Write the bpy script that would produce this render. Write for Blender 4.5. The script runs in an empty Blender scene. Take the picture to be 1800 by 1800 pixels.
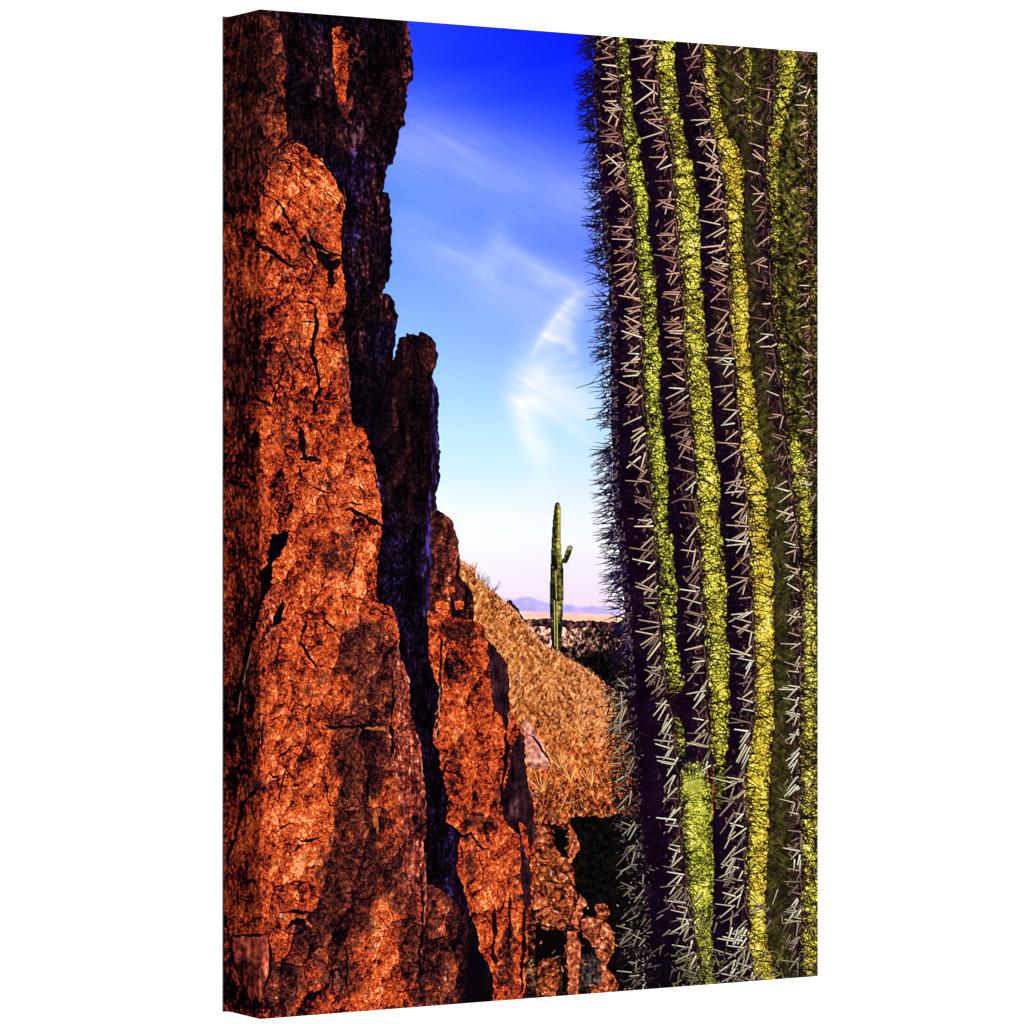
import bpy, math
import numpy as np
from mathutils import Vector

sc = bpy.context.scene
# ---------------------------------------------------------------- sizes of the canvas and where it hangs
H, W, D = 0.9144, 0.6219, 0.0721              # height, width, depth of the stretched canvas (metres)
FPX = 6748.0                                  # focal length in photograph pixels (1800 wide)
A = Vector((-0.249521 * H, FPX / 1775.4 * H, 0.0))   # lower front corner at the wrap, seen from the camera
E = Vector((0.580494, 0.354333, 0)).normalized()     # along the front, to the right
N = Vector((E.y, -E.x, 0))                           # out of the front
# ---------------------------------------------------------------- camera
cd = bpy.data.cameras.new("camera"); cam = bpy.data.objects.new("camera", cd); sc.collection.objects.link(cam)
cam.location = (0, 0, H * (1791.6 - 904.0) / 1775.4); cam.rotation_euler = (math.radians(90), 0, 0)
cd.sensor_width = 36; cd.lens = FPX / 1800 * 36; cd.shift_y = 4.0 / 1800; cd.clip_end = 200; cd.clip_start = .05
sc.camera = cam
# ---------------------------------------------------------------- world and lamp
w = bpy.data.worlds.new("World"); sc.world = w; w.use_nodes = True
w.node_tree.nodes["Background"].inputs[0].default_value = (1, 1, 1, 1)
w.node_tree.nodes["Background"].inputs[1].default_value = 0.04
EXPO_E = 1.25                                  # light falling on the front, in units that turn white into 1
ctr = A + E * W / 2 + Vector((0, 0, H / 2))
ld = bpy.data.lights.new("softbox", 'AREA'); ld.shape = 'DISK'; ld.size = 0.5; ld.energy = 1245.0 * (20 / 9) ** 2
lo = bpy.data.objects.new("softbox", ld); sc.collection.objects.link(lo)
lo.location = ctr + N * 20.0
lo.rotation_euler = (ctr - lo.location).to_track_quat('-Z', 'Y').to_euler()
sc.view_settings.view_transform = 'Standard'; sc.view_settings.look = 'None'
sc.view_settings.exposure = 0; sc.view_settings.gamma = 1; sc.view_settings.use_curve_mapping = False

def principled(name, rough, spec):
    m = bpy.data.materials.new(name); m.use_nodes = True
    b = m.node_tree.nodes["Principled BSDF"]
    b.inputs["Roughness"].default_value = rough; b.inputs["Specular IOR Level"].default_value = spec
    return m, m.node_tree.nodes, m.node_tree.links, b

# ---------------------------------------------------------------- the white wall behind
mw, nn, ll, b = principled("white_wall_paint", .9, .05)
nz = nn.new("ShaderNodeTexNoise"); nz.inputs["Scale"].default_value = 60; nz.inputs["Detail"].default_value = 3
bp = nn.new("ShaderNodeBump"); bp.inputs["Strength"].default_value = .03; bp.inputs["Distance"].default_value = .002
ll.new(nz.outputs["Fac"], bp.inputs["Height"]); ll.new(bp.outputs["Normal"], b.inputs["Normal"])
b.inputs["Base Color"].default_value = (.9, .9, .9, 1)
def quad_box(name, o, ex, ey, ez, mat):
    v = [o + ex * i + ey * j + ez * k for k in (0, 1) for j in (0, 1) for i in (0, 1)]
    f = [(0, 1, 3, 2), (4, 6, 7, 5), (0, 4, 5, 1), (2, 3, 7, 6), (0, 2, 6, 4), (1, 5, 7, 3)]
    me = bpy.data.meshes.new(name); me.from_pydata([tuple(p) for p in v], [], f); me.update(); me.materials.append(mat)
    ob = bpy.data.objects.new(name, me); sc.collection.objects.link(ob); return ob
wall = quad_box("wall", A - N * (D + .0006) - E * 8 + Vector((0, 0, -3.5)), E * 17, -N * .12, Vector((0, 0, 8)), mw)
wall["kind"] = "structure"
# ---------------------------------------------------------------- the printed picture
# The picture is inked on a regular lattice of points of the flat canvas (side wrap + front face).
# (x, y) below are picture coordinates as traced; G() turns them into places on the lattice.
RNG = np.random.default_rng(11)
X0, X1, XE, NV = 394, 1437, 457, 1760          # left edge, right edge, corner between wrap and front, rows
NX = X1 - X0 + 1
NY = NV + 1

def top_bot(x):
    x = np.asarray(x, float)
    s = x < XE
    t = np.where(s, 31.6 - (x - 394) * 15.4 / 63, 16.2 + (x - XE) * 76.3 / 980.5)
    b = np.where(s, 1776.3 + (x - 394) * 15.3 / 63, 1791.6 - (x - XE) * 75.1 / 980.5)
    return t, b

def G(pts):
    p = np.asarray(pts, float).reshape(-1, 2)
    t, b = top_bot(p[:, 0])
    return np.stack([p[:, 0] - X0, (p[:, 1] - t) / (b - t) * NV], 1)

PX, PY = np.meshgrid(np.arange(NX) + 0.0, np.arange(NY) + 0.0)
_t, _b = top_bot(np.arange(NX) + X0)
IMX = PX + X0
IMY = _t[None, :] + PY / NV * (_b - _t)[None, :]   # picture coordinates of every lattice point

# ---- noise
_FY = np.fft.fftfreq(2048)[:, None]
_FX = np.fft.rfftfreq(1152)[None, :]
def noise(sx, sy, ang=0.0):
    w = RNG.standard_normal((2048, 1152)).astype(np.float32)
    c, s = math.cos(ang), math.sin(ang)
    fu, fv = _FX * c + _FY * s, -_FX * s + _FY * c
    k = np.exp(-2 * math.pi ** 2 * ((fu * sx) ** 2 + (fv * sy) ** 2))
    r = np.fft.irfft2(np.fft.rfft2(w) * k, s=(2048, 1152))[:NY, :NX]
    return ((r - r.mean()) / r.std()).astype(np.float32)

def blur(a, sx, sy=None):
    sy = sx if sy is None else sy
    def b1(a, s, ax):
        n = int(3 * s) + 1
        k = np.exp(-0.5 * (np.arange(-n, n + 1) / s) ** 2); k /= k.sum()
        p = [(0, 0)] * a.ndim; p[ax] = (n, n)
        ap = np.pad(a, p, mode='edge')
        L = a.shape[ax]
        out = np.zeros_like(a)
        for i, kv in enumerate(k):
            sl = [slice(None)] * a.ndim; sl[ax] = slice(i, i + L)
            out += kv * ap[tuple(sl)]
        return out
    return b1(b1(a, sx, 1), sy, 0)

def sstep(a, lo, hi):
    t = np.clip((a - lo) / (hi - lo), 0, 1)
    return t * t * (3 - 2 * t)

# ---- drawing
def rough(pts, amp, closed=True, step=5):
    """break a traced outline into small uneven steps"""
    p = np.asarray(pts, float)
    if closed: p = np.vstack([p, p[:1]])
    out = []
    for a, b in zip(p[:-1], p[1:]):
        L = math.hypot(*(b - a)); n = max(1, int(L / step))
        d = (b - a) / max(L, 1e-6); nn = np.array([-d[1], d[0]])
        for i in range(n):
            j = RNG.normal(0, amp) if i else RNG.normal(0, amp * .4)
            out.append(a + (b - a) * i / n + nn * j)
    return out

def poly(pts, amp=0.0, step=5):
    """boolean mask of a traced outline"""
    p = G(rough(pts, amp, True, step) if amp else pts)
    m = np.zeros((NY, NX), bool)
    y0, y1 = max(0, int(p[:, 1].min())), min(NY - 1, int(p[:, 1].max()) + 1)
    a, b = p, np.roll(p, -1, 0)
    for y in range(y0, y1 + 1):
        c = (a[:, 1] <= y) != (b[:, 1] <= y)
        if not c.any(): continue
        xs = np.sort(a[c, 0] + (y - a[c, 1]) / (b[c, 1] - a[c, 1]) * (b[c, 0] - a[c, 0]))
        for u, v in zip(xs[::2], xs[1::2]):
            i, j = max(0, int(math.ceil(u))), min(NX - 1, int(math.floor(v)))
            if j >= i: m[y, i:j + 1] = True
    return m

def seg(a, b, w0, w1):
    """coverage of one tapered line; returns slice and alpha"""
    wm = max(w0, w1) + 1.5
    x0 = max(0, int(min(a[0], b[0]) - wm)); x1 = min(NX, int(max(a[0], b[0]) + wm) + 2)
    y0 = max(0, int(min(a[1], b[1]) - wm)); y1 = min(NY, int(max(a[1], b[1]) + wm) + 2)
    if x1 <= x0 or y1 <= y0: return None
    gx = np.arange(x0, x1)[None, :] - a[0]; gy_ = np.arange(y0, y1)[:, None] - a[1]
    dx, dy = b[0] - a[0], b[1] - a[1]
    t = np.clip((gx * dx + gy_ * dy) / (dx * dx + dy * dy + 1e-9), 0, 1)
    d = np.hypot(gx - t * dx, gy_ - t * dy)
    return (slice(y0, y1), slice(x0, x1)), np.clip((w0 + (w1 - w0) * t) / 2 + .5 - d, 0, 1)

def line(img, pts, w0, w1, col, al=1.0, mask=None, ids=None, idv=0):
    """ink a tapered polyline (picture coordinates)"""
    p = G(pts); n = len(p) - 1
    col = np.asarray(col, np.float32)
    for i in range(n):
        r = seg(p[i], p[i + 1], w0 + (w1 - w0) * i / n, w0 + (w1 - w0) * (i + 1) / n)
        if r is None: continue
        s, c = r; c = c * al
        if mask is not None: c = c * mask[s]
        if img.ndim == 3: img[s] += (col - img[s]) * c[..., None]
        else: img[s] += (col - img[s]) * c
        if ids is not None: ids[s][c > .45] = idv

def field(pts, w, amp=1.5):
    """soft-edged alpha of a crack or streak"""
    a = np.zeros((NY, NX), np.float32)
    pp = rough(pts, amp, False, 7) + [np.asarray(pts[-1], float)]
    n = len(pp) - 1
    for i in range(n):
        ww = w * (0.55 + .9 * RNG.random()) * (1 if 0 < i < n - 1 else .5)
        line(a, [pp[i], pp[i + 1]], ww, ww, 1.0)
    return a

def blob(x, y, rx, ry, p=2.0):
    return np.exp(-(np.abs((IMX - x) / rx) ** p + np.abs((IMY - y) / ry) ** p)).astype(np.float32)

def ramp(t, stops):
    k = [s[0] for s in stops]
    return np.stack([np.interp(t, k, [s[1][c] for s in stops]) for c in range(3)], -1).astype(np.float32)

ORANGE = [(0, (6, 3, 8)), (.18, (32, 9, 15)), (.36, (104, 31, 20)), (.55, (166, 60, 29)), (.75, (206, 84, 38)), (.9, (225, 110, 50)), (1, (240, 150, 96))]
VARNISH = [(0, (5, 3, 6)), (.25, (30, 11, 15)), (.5, (74, 31, 26)), (.72, (126, 54, 38)), (.9, (178, 86, 58)), (1, (214, 144, 124))]
PURPLE = [(0, (3, 2, 5)), (.3, (12, 5, 14)), (.55, (24, 11, 32)), (.8, (38, 22, 66)), (1, (70, 52, 124))]
BROWN = [(0, (4, 2, 5)), (.3, (20, 8, 13)), (.55, (42, 17, 20)), (.8, (84, 38, 34)), (1, (150, 86, 72))]
ROSE = [(0, (14, 5, 12)), (.3, (62, 22, 24)), (.55, (124, 50, 40)), (.8, (184, 88, 66)), (1, (230, 160, 136))]
GRASS = [(0, (34, 14, 13)), (.25, (98, 44, 24)), (.5, (164, 86, 40)), (.75, (202, 122, 62)), (1, (234, 176, 114))]

def worley(sx, sy, warp=0.0, wx=None, wy=None, ang=0.0, jit=.9):
    """cell pattern: distance to the border between cells, a value and an offset per cell"""
    c, s = math.cos(ang), math.sin(ang)
    X = PX + (warp * wx if wx is not None else 0); Y = PY + (warp * wy if wy is not None else 0)
    u = ((X * c + Y * s) / sx + 60).astype(np.float32); v = ((-X * s + Y * c) / sy + 60).astype(np.float32)
    iu, iv = np.floor(u).astype(np.int32), np.floor(v).astype(np.int32)
    n = 997
    T = RNG.random((3, n, n)).astype(np.float32)
    f1 = np.full(u.shape, 9, np.float32); f2 = f1.copy(); val = np.zeros_like(f1); ox = np.zeros_like(f1); oy = np.zeros_like(f1)
    for dj in (-1, 0, 1):
        for di in (-1, 0, 1):
            a, b = (iu + di) % n, (iv + dj) % n
            dx = iu + di + .5 + (T[0][b, a] - .5) * jit - u; dy = iv + dj + .5 + (T[1][b, a] - .5) * jit - v
            d = np.sqrt(dx * dx + dy * dy)
            near = d < f1
            f2 = np.where(near, f1, np.minimum(f2, d))
            val = np.where(near, T[2][b, a], val); ox = np.where(near, dx, ox); oy = np.where(near, dy, oy)
            f1 = np.where(near, d, f1)
    return f2 - f1, val - .5, ox, oy
# ---------------------------------------------------------------- outlines traced on the canvas
SILH = [(716,30),(718,53),(724,84),(727,113),(726,140),(719,147),(714.5,164),(714.5,191),(710.7,207),(713.5,217),(704.5,224.5),(700,247),(694.5,275),(691,288),(683,292),(676.7,315),(672,337),(683,339),(685.5,360),(690,384),(687.8,413),(688.4,449),(686,488),(677.8,500),(672,515.5),(680,516),(686.7,520),(694.4,535),(699,560),(696.7,589),(691,618),(689,636)]
PIL2 = [(689,636),(697.8,613),(702,593),(713,592),(714.5,583),(720,587),(726.7,588),(734.5,590),(738,581),(746.7,585.5),(757.8,593),(766.7,604.5),(767,615.5),(770,629),(765.5,646.7),(759,662),(763,673),(770,689),(772,711),(770,746.7),(772,766.7),(773,800),(773,844.5),(765.5,869),(769,897.8)]
PIL3 = [(757,900),(770,897),(784.5,907),(795,916),(800.6,935),(806,954),(807,973),(808,994),(806,1011),(816.7,1024),(828,1037),(832.7,1050),(833.7,1071),(832.7,1092),(845,1096.7),(851.6,1105),(851.6,1125),(800,1160),(755,1160),(753,1075),(758,1000)]
ROCK2R = [(832.7,1092),(845,1096.7),(851.6,1105),(853,1120),(873,1140),(886.7,1158),(894.5,1173),(895.5,1200),(895.5,1227),(902,1251),(913,1278),(922,1293),(924.5,1347),(931,1391),(937.8,1405),(941,1457),(942,1505),(944.5,1539),(940,1561),(933,1594),(929,1628),(929,1672),(926.7,1705),(924,1760)]
ROCK2L = [(866.7,1765),(866.7,1723),(860,1694),(842,1668),(840,1639),(829,1612),(815.5,1561),(802,1528),(806.7,1505),(809,1465),(784.5,1445),(789,1405),(782,1379),(775.5,1344),(771,1318),(762,1309),(764,1278),(771,1244),(773,1213),(764,1189),(753,1155),(753,1115),(753,1075)]
FRONTR = [(461,333),(465.5,318),(473,289),(495.5,257.8),(513,246.7),(533,253),(546.7,266.7),(569,284.5),(584.5,306.7),(597.8,333),(606.7,360),(602,378),(600,400),(600,422),(599,449),(602,473),(606.7,500),(606.7,533),(604.5,560),(602,589),(607.8,611),(611,633),(615.5,662),(613,689),(616.7,711),(617.8,740),(631,745.5),(642,755.5),(650,775.5),(653,800),(655.5,811),(660,840),(666.7,873),(671,904.5),(673,924.5),(671,951),(664.5,973),(663,1004.5),(660,1040),(663,1060),(680,1064.5),(691,1073),(699,1095.6),(703,1118),(699,1146),(700,1151),(706.7,1164.5),(713,1182),(719,1193),(720,1242),(726.7,1273),(737.8,1304.5),(742,1351),(746.7,1389),(749,1429),(749,1450),(744.5,1489),(749,1524),(749,1560),(750,1600),(744.5,1633),(740,1678),(735.5,1718),(734,1780)]
HILL = [(806,1000),(808,985),(816.7,988),(831.8,999.5),(837.5,1014.6),(850.7,1027.8),(867.7,1039),(882.8,1054),(905,1072),(924,1095),(935.5,1115.6),(969,1142),(991,1153),(1026.7,1173),(1055.6,1195.6),(1080,1212),(1130,1240),(1130,1760),(900,1760),(850,1300),(820,1100)]

img = np.zeros((NY, NX, 3), np.float32)
ids = np.zeros((NY, NX), np.uint8)
SKY, MOUNT, PLAIN, SCRUB, FARCACTUS, HILLSIDE, DARKROCK, TALLROCK, REDROCK, LOWROCK, FRONTROCK, RUBBLE, CACTUS = range(13)

def put(col, a, idv=None):
    if a.dtype == bool:
        img[a] = col[a] if isinstance(col, np.ndarray) and col.ndim == 3 else np.asarray(col, np.float32)
        if idv is not None: ids[a] = idv
    else:
        c = col if isinstance(col, np.ndarray) and col.ndim == 3 else np.asarray(col, np.float32)
        img[:] = img + (c - img) * a[..., None]
        if idv is not None: ids[a > .5] = idv

# ---------------------------------------------------------------- sky
xr = np.clip((IMX - 700) / 340, 0, 1)[..., None]
kn = [(30, (30, 56, 252), (4, 20, 255)), (110, (28, 58, 254), (6, 28, 255)), (180, (50, 82, 250), (18, 46, 255)), (250, (92, 122, 246), (48, 78, 252)),
      (330, (84, 128, 250), (88, 118, 246)), (430, (94, 138, 250), (86, 116, 248)), (520, (118, 160, 246), (116, 146, 246)), (600, (136, 180, 244), (126, 160, 244)),
      (680, (158, 198, 242), (146, 184, 242)), (760, (178, 214, 238), (172, 208, 240)), (830, (190, 222, 234), (196, 216, 236)), (870, (214, 228, 230), (206, 218, 236)),
      (905, (226, 229, 228), (218, 224, 231)), (950, (229, 229, 229), (224, 224, 231)), (990, (228, 224, 229), (224, 216, 230)), (1030, (226, 217, 227), (222, 210, 228)), (1060, (226, 210, 225), (224, 206, 226)), (1100, (232, 200, 206), (232, 200, 206))]
ky = [k[0] for k in kn]
L = np.stack([np.interp(IMY, ky, [k[1][c] for k in kn]) for c in range(3)], -1)
R = np.stack([np.interp(IMY, ky, [k[2][c] for k in kn]) for c in range(3)], -1)
img[:] = L + (R - L) * xr
cl = np.zeros((NY, NX), np.float32)
def streak(pts, w, a, f=.42):
    s = np.zeros((NY, NX), np.float32)
    line(s, pts, w[0], w[1], 1.0)
    s = blur(s, max(2.0, f * sum(w) / 2), max(2.0, f * sum(w) / 2)) * a * 1.12
    cl[:] = 1 - (1 - cl) * (1 - s)
streak([(690, 235), (760, 250), (830, 285), (920, 320), (1040, 350)], (120, 90), .32)
streak([(730, 250), (800, 270), (840, 300)], (54, 40), .13)
streak([(690, 405), (760, 430), (840, 470), (900, 500), (960, 520)], (60, 96), .26)
streak([(760, 432), (820, 455), (860, 478)], (12, 22), .12)
streak([(878, 400), (872, 430), (862, 470)], (26, 44), .24)
streak([(882, 430), (920, 458), (965, 482), (1030, 508)], (30, 26), .26)
streak([(900, 440), (950, 474), (1010, 500)], (8, 8), .16)
streak([(955, 492), (990, 500), (1035, 514)], (22, 18), .16)
streak([(1014, 518), (996, 538), (972, 568), (950, 600), (936, 624)], (12, 7), .40)
streak([(1004, 540), (988, 568), (968, 594)], (42, 36), .44, .3)
streak([(990, 560), (1000, 590), (1012, 622)], (22, 12), .26)
streak([(965, 592), (990, 598), (1010, 616)], (14, 8), .26)
streak([(950, 620), (928, 645), (920, 684)], (44, 50), .50)
streak([(1000, 620), (965, 635), (935, 655)], (12, 16), .22)
streak([(1015, 640), (965, 650), (925, 672)], (10, 14), .24)
streak([(1020, 662), (970, 664), (930, 680)], (10, 12), .22)
streak([(1035, 700), (990, 688), (955, 684), (925, 700)], (46, 54), .54)
streak([(898, 703), (915, 707), (940, 704)], (4, 20), .40)
streak([(912, 708), (918, 740), (930, 770), (948, 800)], (20, 32), .66)
streak([(930, 715), (940, 752), (955, 790)], (22, 30), .36)
streak([(945, 712), (975, 735), (1012, 758), (1036, 772)], (22, 10), .40)
streak([(1035, 730), (1000, 716), (955, 700)], (34, 30), .40)
streak([(935, 790), (942, 815), (950, 850)], (30, 50), .20)
wis = 1 + .07 * noise(4, 24, -1.1) + .07 * noise(20, 34, -1.0) + .045 * noise(1.8, 20, -1.05)
cl = np.clip(cl * np.clip(wis, .35, 1.6) + .012 * noise(30, 12, -.3), 0, 1)
up = np.clip((520 - IMY) / 260, 0, 1)[..., None]
ccol = np.array([232, 230, 230], np.float32) * (1 - up) + np.array([196, 200, 244], np.float32) * up
img += (ccol - img) * cl[..., None]

# ---------------------------------------------------------------- far land
n2, n3, n5, n9, n20, n50 = noise(1.3, 1.5), noise(2.2, 2.4), noise(3.6, 4.2), noise(7, 9), noise(16, 20), noise(40, 55)
v2, v4, v9 = noise(1.2, 5), noise(2.2, 10), noise(5, 26)
m = poly([(880,1056),(890,1052),(903,1054),(915,1050),(932,1050),(944,1055),(958,1060),(975,1063),(1000,1064),(1020,1068),(1045,1066),(1070,1068),(1090,1072),(1090,1090),(880,1090)], .6, 6)
mnt = np.stack([172 + 5 * n5 + .12 * (1078 - IMY), 164 + 4 * n5, 224 + 3 * n5], -1)
ids[m] = MOUNT
put(mnt.astype(np.float32), np.clip(blur(m.astype(np.float32), 1.6), 0, 1) * .92)
m = poly([(900,1074),(925,1075),(970,1076),(1040,1079),(1100,1081),(1100,1095),(900,1095)], .3, 8)
tt = sstep(IMY, 1074, 1092)[..., None]
put((np.array([236, 184, 196], np.float32) * (1 - tt) + np.array([250, 190, 150], np.float32) * tt + 5 * n9[..., None]).astype(np.float32), m, PLAIN)
m = poly([(905,1088),(930,1088),(960,1087),(975,1089),(1000,1091),(1030,1092),(1060,1093),(1130,1095),(1130,1260),(905,1260)], 1.1, 4)
t = np.clip(.28 + .17 * n3 + .1 * n2, 0, 1)
scr = ramp(t, [(0, (18, 8, 18)), (.3, (62, 34, 46)), (.6, (140, 92, 84)), (1, (226, 176, 156))])
put(scr, m, SCRUB)
sand = m & (IMY > 1104 + 2.5 * n5 + (IMX - 925) * .012)
t2 = np.clip(.70 - .0062 * (IMY - 1104) - .0058 * np.clip(IMX - 985, 0, 200) + .22 * n3 + .16 * n2, 0, 1)
put(ramp(t2, [(0, (8, 6, 9)), (.2, (30, 20, 22)), (.42, (92, 56, 50)), (.62, (176, 118, 96)), (.85, (232, 174, 150)), (1, (246, 204, 186))]), sand)
for i in range(420):                                             # twigs of the scrub
    x = RNG.uniform(992, 1095); y = RNG.uniform(1112, 1205)
    a = RNG.uniform(-2.4, -.7); l = RNG.uniform(4, 12)
    c = [(12, 9, 12), (26, 16, 18), (96, 64, 56), (160, 120, 106)][RNG.choice(4, p=[.45, .2, .22, .13])]
    line(img, [(x, y), (x + l * math.cos(a), y + l * math.sin(a))], 1.4, .8, c, .9, mask=m)
dk = blob(1060, 1180, 46, 34) + blob(1030, 1166, 30, 14)
img -= img * np.clip(dk * .75, 0, .8)[..., None] * m[..., None]

# ---------------------------------------------------------------- far saguaro
body = [(980,882.5),(976,885),(974.4,892),(971.5,918),(970,945),(968.7,971),(967.4,1009),(966,1056),(967,1085),(967.8,1113),(970,1138),(978,1146),(985,1144),(988,1115),(990,1056),(990.5,1020),(990,999),(989.5,990),(995.5,991),(998.5,987),(1003,976),(1006,966),(1006.5,961),(1003,958.5),(998,960.5),(994.5,968),(991,981),(988,984),(986.5,971),(985.5,940),(985,914),(985.3,892),(983.5,885)]
m = poly(body)
e = blur(m.astype(np.float32), 2.0)
u = np.clip((IMX - np.interp(IMY, [880, 1000, 1056, 1145], [974, 968, 966, 969])) / np.interp(IMY, [880, 1000, 1056, 1145], [12, 21, 24, 17]), 0, 1)
arm = m & (IMX > 989.5) & (IMY < 993)
rib = .5 + .5 * np.sin(u * 30)
t = np.clip(.16 + .58 * np.exp(-((u - .66) / .25) ** 2) * (.55 + .45 * sstep(1150 - IMY, 40, 210)) + .13 * n2 + .12 * v4 - .1 * rib, 0, 1)
t = np.where(arm, np.clip(.36 + .2 * n2 - .012 * (IMY - 970), 0, 1), t)
t *= np.clip(e * 1.25 - .1, 0.1, 1)
put(ramp(t, [(0, (14, 18, 10)), (.25, (46, 46, 22)), (.5, (92, 86, 38)), (.75, (142, 132, 56)), (1, (202, 190, 112))]), m, FARCACTUS)
for p, w in [([(971, 990), (977, 993), (978, 998), (972, 1003)], 7), ([(968.5, 1000), (970, 1010)], 4), ([(968, 1051), (974, 1053)], 3)]:
    line(img, p, w, w * .6, (16, 14, 14), .95, mask=m)
for x, y0, y1 in [(974.5, 1056, 1136), (979, 1058, 1140), (977, 1005, 1052)]:
    line(img, [(x, y0), (x + .5, (y0 + y1) / 2), (x + 1, y1)], 1.6, 1.2, (206, 190, 104), .75, mask=m)
line(img, [(983, 900), (983, 930), (984, 960), (986, 985)], 3.2, 3, (204, 198, 64), .5, mask=m)

def boost(lst):
    f = np.zeros((NY, NX), np.float32)
    for x, y, rx, ry, d in lst: f += d * blob(x, y, rx, ry, 2.6)
    return f

# ---------------------------------------------------------------- hillside of dry grass
hm = poly(HILL, .9, 5)
put((40, 22, 20), poly([(887,1062),(892,1056),(896,1054.5),(905.5,1064),(913,1074),(919,1085),(926,1096),(930,1106),(920,1104),(900,1090)], .8, 4), HILLSIDE)
sp = hm & False
g1, g2 = noise(1.2, 4.5, .5), noise(1.2, 4.5, -.55)
base = .51 + .10 * sstep(1230 - IMY, -60, 110) - .30 * sstep(IMY, 1330, 1450) - .12 * np.clip((IMX - 1040) / 60, 0, 1) * sstep(IMY, 1240, 1330)
t = base + .11 * np.where(n20 > 0, g1, g2) + .11 * n2 + .08 * n3 + .05 * n20
put(ramp(np.clip(t, 0, 1), GRASS), hm, HILLSIDE)
put((226, 156, 116), np.clip(boost([(1050, 1225, 50, 40, .45), (1060, 1290, 40, 60, .35), (1000, 1190, 40, 20, .25)]), 0, 1) * hm * sstep(n2, -1.4, .6))
low = hm & (IMY > 1290)
lw = np.clip((IMY - 1270) / 110 + .3 * n9, 0, 1)[..., None] * hm[..., None]
img += (ramp(np.clip(t + .02, 0, 1), [(0, (16, 6, 8)), (.25, (92, 34, 18)), (.5, (176, 78, 30)), (.75, (226, 124, 52)), (1, (248, 186, 110))]) - img) * lw
for i in range(3600):
    x = RNG.uniform(812, 1110); y = RNG.uniform(1000, 1450)
    a = -math.pi / 2 + RNG.normal(.0, .75); l = RNG.uniform(4, 13)
    k = RNG.random()
    c = (84, 36, 22) if k < .30 else (132, 66, 34) if k < .5 else (238, 176, 104) if k < .72 else (220, 128, 60) if k < .92 else (244, 204, 164)
    line(img, [(x, y), (x + l * math.cos(a), y + l * math.sin(a))], 1.7, .7, c, .55, mask=hm)
edge = [(810,988),(832,1001),(851,1029),(883,1056),(925,1099),(937,1118),(969,1144),(991,1155),(1027,1175),(1056,1198)]
put((214, 150, 104), np.clip(blur(field(edge, 5, 1.0), 1.5), 0, 1) * .5 * hm)
for i in range(230):                                              # grass heads along the brow
    s_ = RNG.random(); k_ = s_ * (len(edge) - 1); q_ = int(k_); f_ = k_ - q_
    x = edge[q_][0] * (1 - f_) + edge[q_ + 1][0] * f_; y = edge[q_][1] * (1 - f_) + edge[q_ + 1][1] * f_ + 2
    a = RNG.normal(-1.35, .5); l = RNG.uniform(3, 9)
    line(img, [(x, y), (x + l * math.cos(a), y + l * math.sin(a))], 1.7, .8, [(204, 132, 84), (150, 84, 50), (96, 46, 30), (226, 170, 124)][i % 4], .85, ids=ids, idv=HILLSIDE)
for i in range(90):                                               # low dry bushes and stones
    x = RNG.uniform(850, 1085); y = RNG.uniform(1110, 1420)
    if y < 1100 + (x - 925) * .72 + 14: continue
    r_ = RNG.uniform(3, 8)
    for j in range(9):
        a = RNG.uniform(-2.9, -.2); l = r_ * RNG.uniform(.6, 1.3)
        line(img, [(x, y), (x + l * math.cos(a), y + l * math.sin(a))], 1.8, .8, [(60, 26, 20), (88, 42, 26), (120, 62, 34), (222, 158, 92)][j % 4], .75, mask=hm)
for i in range(46):                                               # dark tufts up the slope
    s = RNG.random(); x = 822 + 110 * s + RNG.normal(0, 7); y = 1016 + 100 * s + RNG.normal(8, 14)
    for j in range(5):
        line(img, [(x, y), (x + RNG.normal(0, 5), y - RNG.uniform(2, 8))], 1.8, .8, (96, 40, 28) if j % 2 else (60, 26, 24), .8, mask=hm)
for i in range(26):                                               # weeds standing against the sky
    x = RNG.uniform(822, 872); y = np.interp(x, [817, 832, 851, 868], [990, 1001, 1029, 1040])
    a = RNG.normal(-1.25, .35); l = RNG.uniform(7, 21)
    line(img, [(x, y), (x + l * math.cos(a), y + l * math.sin(a))], 1.7, .7, (124, 112, 104) if x > 843 else (176, 112, 92), .75, ids=ids, idv=HILLSIDE)
# pale slab and tufts lying in the slope
m = poly([(921,1262),(928,1268),(948,1296),(958,1318),(966,1338),(964,1352),(948,1350),(927,1352),(925,1318),(921,1300)], 1.0, 5)
t = np.clip(.66 + .10 * n3 + .07 * n2 - .12 * (IMY > 1340), 0, 1)
put(ramp(t, [(0, (40, 16, 22)), (.4, (140, 80, 70)), (.7, (206, 132, 112)), (1, (240, 186, 170))]), m)
put((26, 10, 14), field([(926, 1291), (938, 1296), (950, 1312), (962, 1330), (968, 1344)], 4) * .9)
put((26, 10, 14), field([(922, 1322), (930, 1316), (940, 1312)], 2) * .6)
for bx, by, n in [(1003, 1372, 26), (952, 1392, 14), (985, 1350, 18), (1040, 1380, 22), (1020, 1290, 16)]:
    for j in range(n):
        a = -math.pi / 2 + RNG.normal(-.15, .5); l = RNG.uniform(12, 40)
        line(img, [(bx, by), (bx + l * math.cos(a), by + l * math.sin(a))], 2.0, .8, [(226, 140, 84), (238, 172, 96), (120, 50, 24)][j % 3], .8, mask=hm)

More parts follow.
